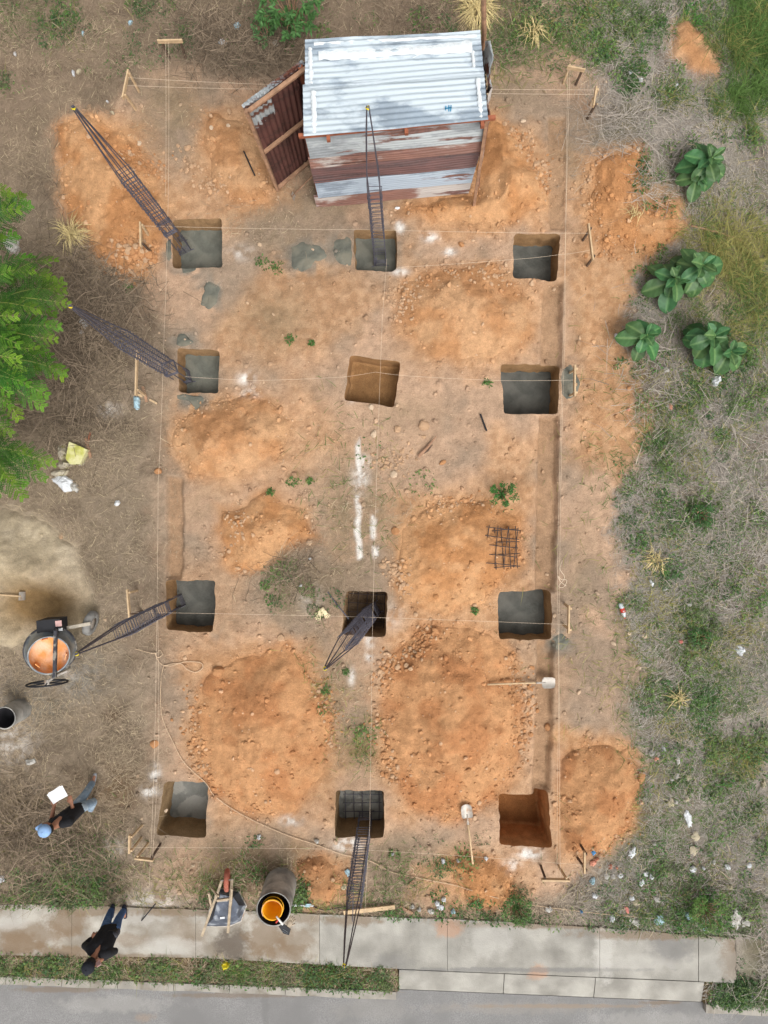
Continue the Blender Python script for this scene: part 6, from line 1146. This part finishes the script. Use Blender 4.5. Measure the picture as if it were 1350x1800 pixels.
for k, (u, v, dg, z) in enumerate(TIPS):
    a = math.radians(dg); e = W(u, v, z); L = .82 * random.uniform(.8, 1.12); b_ = e - Vector((math.cos(a), math.sin(a), 0)) * L * .97; b_.z = z + .06
    o = link('frond', FR[k % 4], tree, b_ - tp); o.rotation_euler = (random.uniform(-.45, .45), random.uniform(-.15, .3), a); s = L / .9; o.scale = (s, s, s); bases.append(b_)
for k in range(0, len(bases), 4):
    b_ = bases[k]; st = tp + Vector((.05, .05, 1.0 + .9 * random.random())); part('branch', MB().tube([st, st * .5 + b_ * .5 + Vector((0, 0, .1)), b_], [.035, .022, .01], 6), M_oldwood, tree, tp)
# ================================================================ PEOPLE
M_skin = mat('skin', rgb(150, 104, 80), .6, .08, 8, .05, 60); M_shirt = mat('black_cloth', rgb(24, 24, 28), .9, .15, 12, .4, 60); M_jean = mat('blue_denim', rgb(62, 92, 138), .9, .2, 12, .3, 80, col2=rgb(92, 122, 164), sc2=6, thr=(.5, .65)); M_paljean = mat('faded_denim', rgb(130, 150, 168), .9, .2, 12, .3, 80, col2=rgb(164, 178, 188), sc2=6, thr=(.48, .65)); M_cap = mat('light_blue_cap', rgb(134, 166, 206), .85, .1, 14, .2, 60); M_capb = mat('black_cap', rgb(26, 28, 36), .9, .1, 14, .2, 60); M_shoe = mat('dark_shoe', rgb(38, 40, 52), .8, .2); M_shoel = mat('grey_shoe', rgb(150, 152, 156), .8, .2); M_hair = mat('black_hair', rgb(26, 22, 20), .7, .2)
def ball(mb, c, r, sc=(1, 1, 1), R=None):
    R = R or Matrix.Identity(3); mb.add([Vector(c) + R @ Vector((p[0] * r * sc[0], p[1] * r * sc[1], p[2] * r * sc[2])) for p in SV], [tuple(f) for f in SF])
def chain(mb, pts, rr):
    pts = [Vector(p) for p in pts]; P = []; Rr = []
    for k in range(len(pts) - 1):
        for j in range(6): f = j / 6; P.append(pts[k] * (1 - f) + pts[k + 1] * f); Rr.append(rr[k] * (1 - f) + rr[k + 1] * f)
    P.append(pts[-1]); Rr.append(rr[-1]); mb.tube(P, Rr, 14)
    for p, r in zip(pts, rr): ball(mb, p, r * .995)
def fuse(name, mb, vox, m, parent, org, smooth=4):
    me_ = tomesh(name + '_raw', mb, m, org); o = link(name, me_, parent); md = o.modifiers.new('r', 'REMESH'); md.mode = 'VOXEL'; md.voxel_size = vox; s = o.modifiers.new('s', 'SMOOTH'); s.iterations = smooth; s.factor = .5
    bpy.context.view_layer.update(); dg = bpy.context.evaluated_depsgraph_get(); me2 = bpy.data.meshes.new_from_object(o.evaluated_get(dg)); o.modifiers.clear(); o.data = me2; me2.name = name
    if not me2.materials: me2.materials.append(m)
    me2.polygons.foreach_set('use_smooth', [True] * len(me2.polygons)); return o
def hand(mb, wr, d, n, curl=.5, sgn=1):
    """palm, four unequal bent fingers, thumb off the side"""
    d = d.normalized(); n = (n - d * n.dot(d)).normalized(); s = d.cross(n) * sgn; pc = wr + d * .05; 
    for k in (-1, 0, 1): chain(mb, [wr + s * k * .014, wr + d * .085 + s * k * .026], [.018, .017])
    for k, (o, L) in enumerate(((-.034, .062), (-.012, .078), (.011, .074), (.033, .058))):
        a = wr + d * .085 + s * o; b_ = a + d * L * .5 - n * L * .2 * curl; e = b_ + d * L * .5 * (1 - .7 * curl) - n * L * .45 * curl; chain(mb, [a, b_, e], [.0095, .009, .0075])
    a = wr + d * .03 + s * .03; chain(mb, [a, a + d * .03 + s * .028, a + d * .058 + s * .03 - n * .012], [.013, .011, .009])
def person(label, org, J, skin_arms, trou, capm, face, shoe):
    """J: joints in world space"""
    t = thing('person', label, 'person', org); up = Vector((0, 0, 1)); hd = J['head']; fx = face.normalized(); sx = fx.cross(up).normalized()
    b_ = MB(); ball(b_, hd + Vector((0, 0, .02)), .098, (.86, 1, 1.12), Matrix((sx, fx, up)).transposed()); ball(b_, hd + fx * .03 + Vector((0, 0, -.06)), .068, (.9, 1, .95)); chain(b_, [J['neck'], hd - up * .05 - fx * .02], [.058, .055])
    ball(b_, hd + fx * .103 + up * -.02, .017, (1, 1.2, 1.3))
    for s in (-1, 1): ball(b_, hd + sx * s * .087 + up * -.015, .026, (.5, .8, 1.2))
    chain(b_, [hd + fx * .095 - sx * .022 - up * .065, hd + fx * .095 + sx * .022 - up * .065], [.009, .009])
    chain(b_, [J['hipL'] * .5 + J['hipR'] * .5, J['chest'], J['neck']], [.105, .12, .06])
    for s in 'LR':
        chain(b_, [J['sh' + s] * .7 + J['neck'] * .3, J['sh' + s], J['el' + s], J['ha' + s]], [.06, .055, .04, .027]); d = (J['ha' + s] - J['el' + s]); hand(b_, J['ha' + s], d * .6 + J.get('hd' + s, d) * .8, J.get('hn' + s, up), .45, 1 if s == 'L' else -1)
        chain(b_, [J['hip' + s], J['kn' + s], J['an' + s]], [.075, .05, .036]); chain(b_, [J['an' + s] - up * .02, J['an' + s] + J['toe' + s] * .12 - up * .035], [.035, .03])
    bd = fuse('body', b_, .0085, M_skin, t, org, 3)
    ey = M_hair
    for s in (-1, 1): q = MB(); ball(q, hd + fx * .088 + sx * s * .034 + up * .012, .011); part('eye', q, ey, t, org, True)
    sh = MB(); mid = J['hipL'] * .5 + J['hipR'] * .5
    for s, sg in (('L', 1), ('R', -1)):
        chain(sh, [J['hip' + s] * .75 + mid * .25 + up * .02, J['sh' + s] * .62 + J['chest'] * .38, J['sh' + s] * .75 + J['neck'] * .25], [.112, .108, .07]); el = J['el' + s]; e = el if skin_arms is False else J['sh' + s] * .42 + el * .58; pts = [J['sh' + s] * .6 + J['neck'] * .4, J['sh' + s], e]; r3 = [.075, .076, .062]
        if skin_arms is False: pts.append(J['ha' + s] * .85 + el * .15); r3 = [.075, .075, .06, .045]
        chain(sh, pts, r3)
    chain(sh, [mid + up * .03, J['chest'], J['neck'] - up * .06], [.12, .128, .075]); fuse('shirt', sh, .011, M_shirt, t, org, 3)
    tr_ = MB(); 
    for s in 'LR': chain(tr_, [J['hip' + s], J['kn' + s], J['an' + s] + up * .02], [.096, .072, .06])
    chain(tr_, [J['hipL'] + up * .03, J['hipR'] + up * .03], [.098, .098]); fuse('trousers', tr_, .011, trou, t, org, 3)
    for s in 'LR':
        q = MB(); a = J['an' + s]; d = J['toe' + s].normalized(); chain(q, [a - d * .05 - up * .045, a + d * .06 - up * .05, a + d * .15 - up * .055], [.045, .045, .036]); fuse('shoe', q, .009, shoe, t, org, 2)
    hm = MB(); ball(hm, hd + Vector((0, 0, .0)) - fx * .012, .104, (.9, 1, 1.05), Matrix((sx, fx, up)).transposed()); hv = [Vector(v_) for v_ in hm.v]; keep = [f for f in hm.f if all((hv[i] - hd).dot(fx) < .03 and (hv[i] - hd).z > -.09 for i in f)]; hm.f = keep; part('hair', hm, M_hair, t, org, True)
    cd_ = J.get('brim', fx).normalized(); cs = Vector((-cd_.y, cd_.x, 0)); cm = MB(); RM_ = Matrix((cs, cd_, up)).transposed().to_4x4(); MT = Matrix.Translation(hd + up * .045) @ RM_
    cm.lathe([(.100, 0), (.108, .012), (.106, .05), (.088, .085), (.05, .107), (.001, .114)], 24, MT); cp = part('cap', cm, capm, t, org, True)
    bm = MB(); 
    for zz in (0, -.006): bm.surf(lambda a, b: MT @ Vector(((a - .5) * .17 * (1 - .35 * b * b), .075 + .10 * b * (1 - .5 * (2 * a - 1) ** 2), .012 - .02 * b - .03 * (2 * a - 1) ** 2 + zz)), 8, 5)
    part('brim', bm, capm, cp, org, True); bt_ = MB(); ball(bt_, MT @ Vector((0, 0, .115)), .011); part('button', bt_, capm, cp, org)
    return t
# man with papers, at left
J = {k: W(*q) for k, q in dict(head=(82, 1457, 1.63), neck=(95, 1452, 1.47), chest=(113, 1438, 1.24), shL=(93, 1450, 1.40), shR=(122, 1445, 1.38), elL=(91, 1438, 1.14), elR=(131, 1433, 1.10), haL=(95, 1417, 1.16), haR=(126, 1413, 1.12), hipL=(126, 1426, .92), hipR=(142, 1420, .92), knL=(150, 1396, .52), knR=(164, 1410, .50), anL=(162, 1377, .10), anR=(160, 1421, .12)).items()}
J['toeL'] = Vector((.25, 1, 0)); J['toeR'] = Vector((.2, 1, 0)); J['hdL'] = Vector((-.1, .3, .05)); J['hdR'] = Vector((-.1, .3, .02)); J['brim'] = Vector((-1, .15, 0))
og = W(150, 1400); person('man in black shirt and light blue cap holding white papers', og, J, True, M_paljean, M_cap, Vector((-.8, .5, 0)), M_shoel)
pz = 1.22; pc_ = W(100, 1397, pz); pm = MB()
for k, (rz_, dx, dz) in enumerate(((.62, 0, 0), (.50, .03, .008))):
    E = Rz(rz_); pm.surf(lambda a, b: pc_ + E @ Vector(((a - .5) * .29 + dx, (b - .5) * .20, .03 * math.sin(a * 2.2) + dz)), 8, 4); pm.surf(lambda a, b: pc_ + E @ Vector(((.5 - a) * .29 + dx, (b - .5) * .20, .03 * math.sin((1 - a) * 2.2) + dz - .003)), 8, 4)
solo('paper_sheets', pm, M_paper, pc_, 'white paper sheets held by the man in the light blue cap', 'papers', None, True)
# man on the phone, on the pavement
J = {k: W(*q) for k, q in dict(head=(158, 1696, 1.63), neck=(166, 1681, 1.48), chest=(178, 1660, 1.25), shR=(158, 1667, 1.41), shL=(190, 1675, 1.41), elR=(149, 1662, 1.13), elL=(202, 1672, 1.16), haR=(160, 1650, .98), haL=(179, 1687, 1.50), hipR=(184, 1636, .94), hipL=(202, 1634, .94), knR=(190, 1615, .50), knL=(208, 1616, .50), anR=(196, 1600, .13), anL=(217, 1601, .13)).items()}
J['toeR'] = Vector((-.1, -1, 0)); J['toeL'] = Vector((.1, -1, 0)); J['hdL'] = Vector((-.2, -.1, .25)); J['hdR'] = Vector((.2, .1, -.1)); J['brim'] = Vector((-.35, -1, 0))
og = W(206, 1603); person('man in black long sleeved top and jeans talking on a phone on the pavement', og, J, False, M_jean, M_capb, Vector((-.25, -1, 0)), M_shoe)
M_pouch = mat('pouch_cloth', rgb(64, 64, 70), .5, .15, 12, .4, 60)
bgc = W(195, 1645, 1.06); bgc.y += .03; bag = thing('waist_bag', 'black pouch bag worn on the back of the man with the phone', 'bag', bgc); mb = MB(); chain(mb, [bgc + Vector((-.07, 0, .03)), bgc + Vector((.07, 0, .03))], [.075, .075]); chain(mb, [bgc + Vector((-.075, 0, -.06)), bgc + Vector((.075, 0, -.06))], [.07, .07]); fuse('pouch', mb, .01, M_pouch, bag, bgc, 2)
part('flap', MB().surf(lambda a, b: bgc + Vector(((a - .5) * .22, .084 - .012 * (2 * a - 1) ** 2 + .002, .06 - .09 * b)), 6, 4), M_black, bag, bgc); part('strap', MB().tube([bgc + Vector((-.08, -.02, .05)), W(170, 1662, 1.36), W(166, 1674, 1.47)], .012, 6), M_black, bag, bgc)
pq = W(172, 1692, 1.60); ph = thing('phone', 'mobile phone in a pale pink case held to the ear of the man in jeans', 'phone', pq); E = Euler((.5, .5, .4)).to_matrix(); part('phone_case', MB().box(pq, (.075, .012, .15), E), M_label, ph, pq); part('phone_screen', MB().box(pq + E @ Vector((0, -.008, 0)), (.068, .004, .14), E), M_black, ph, pq)
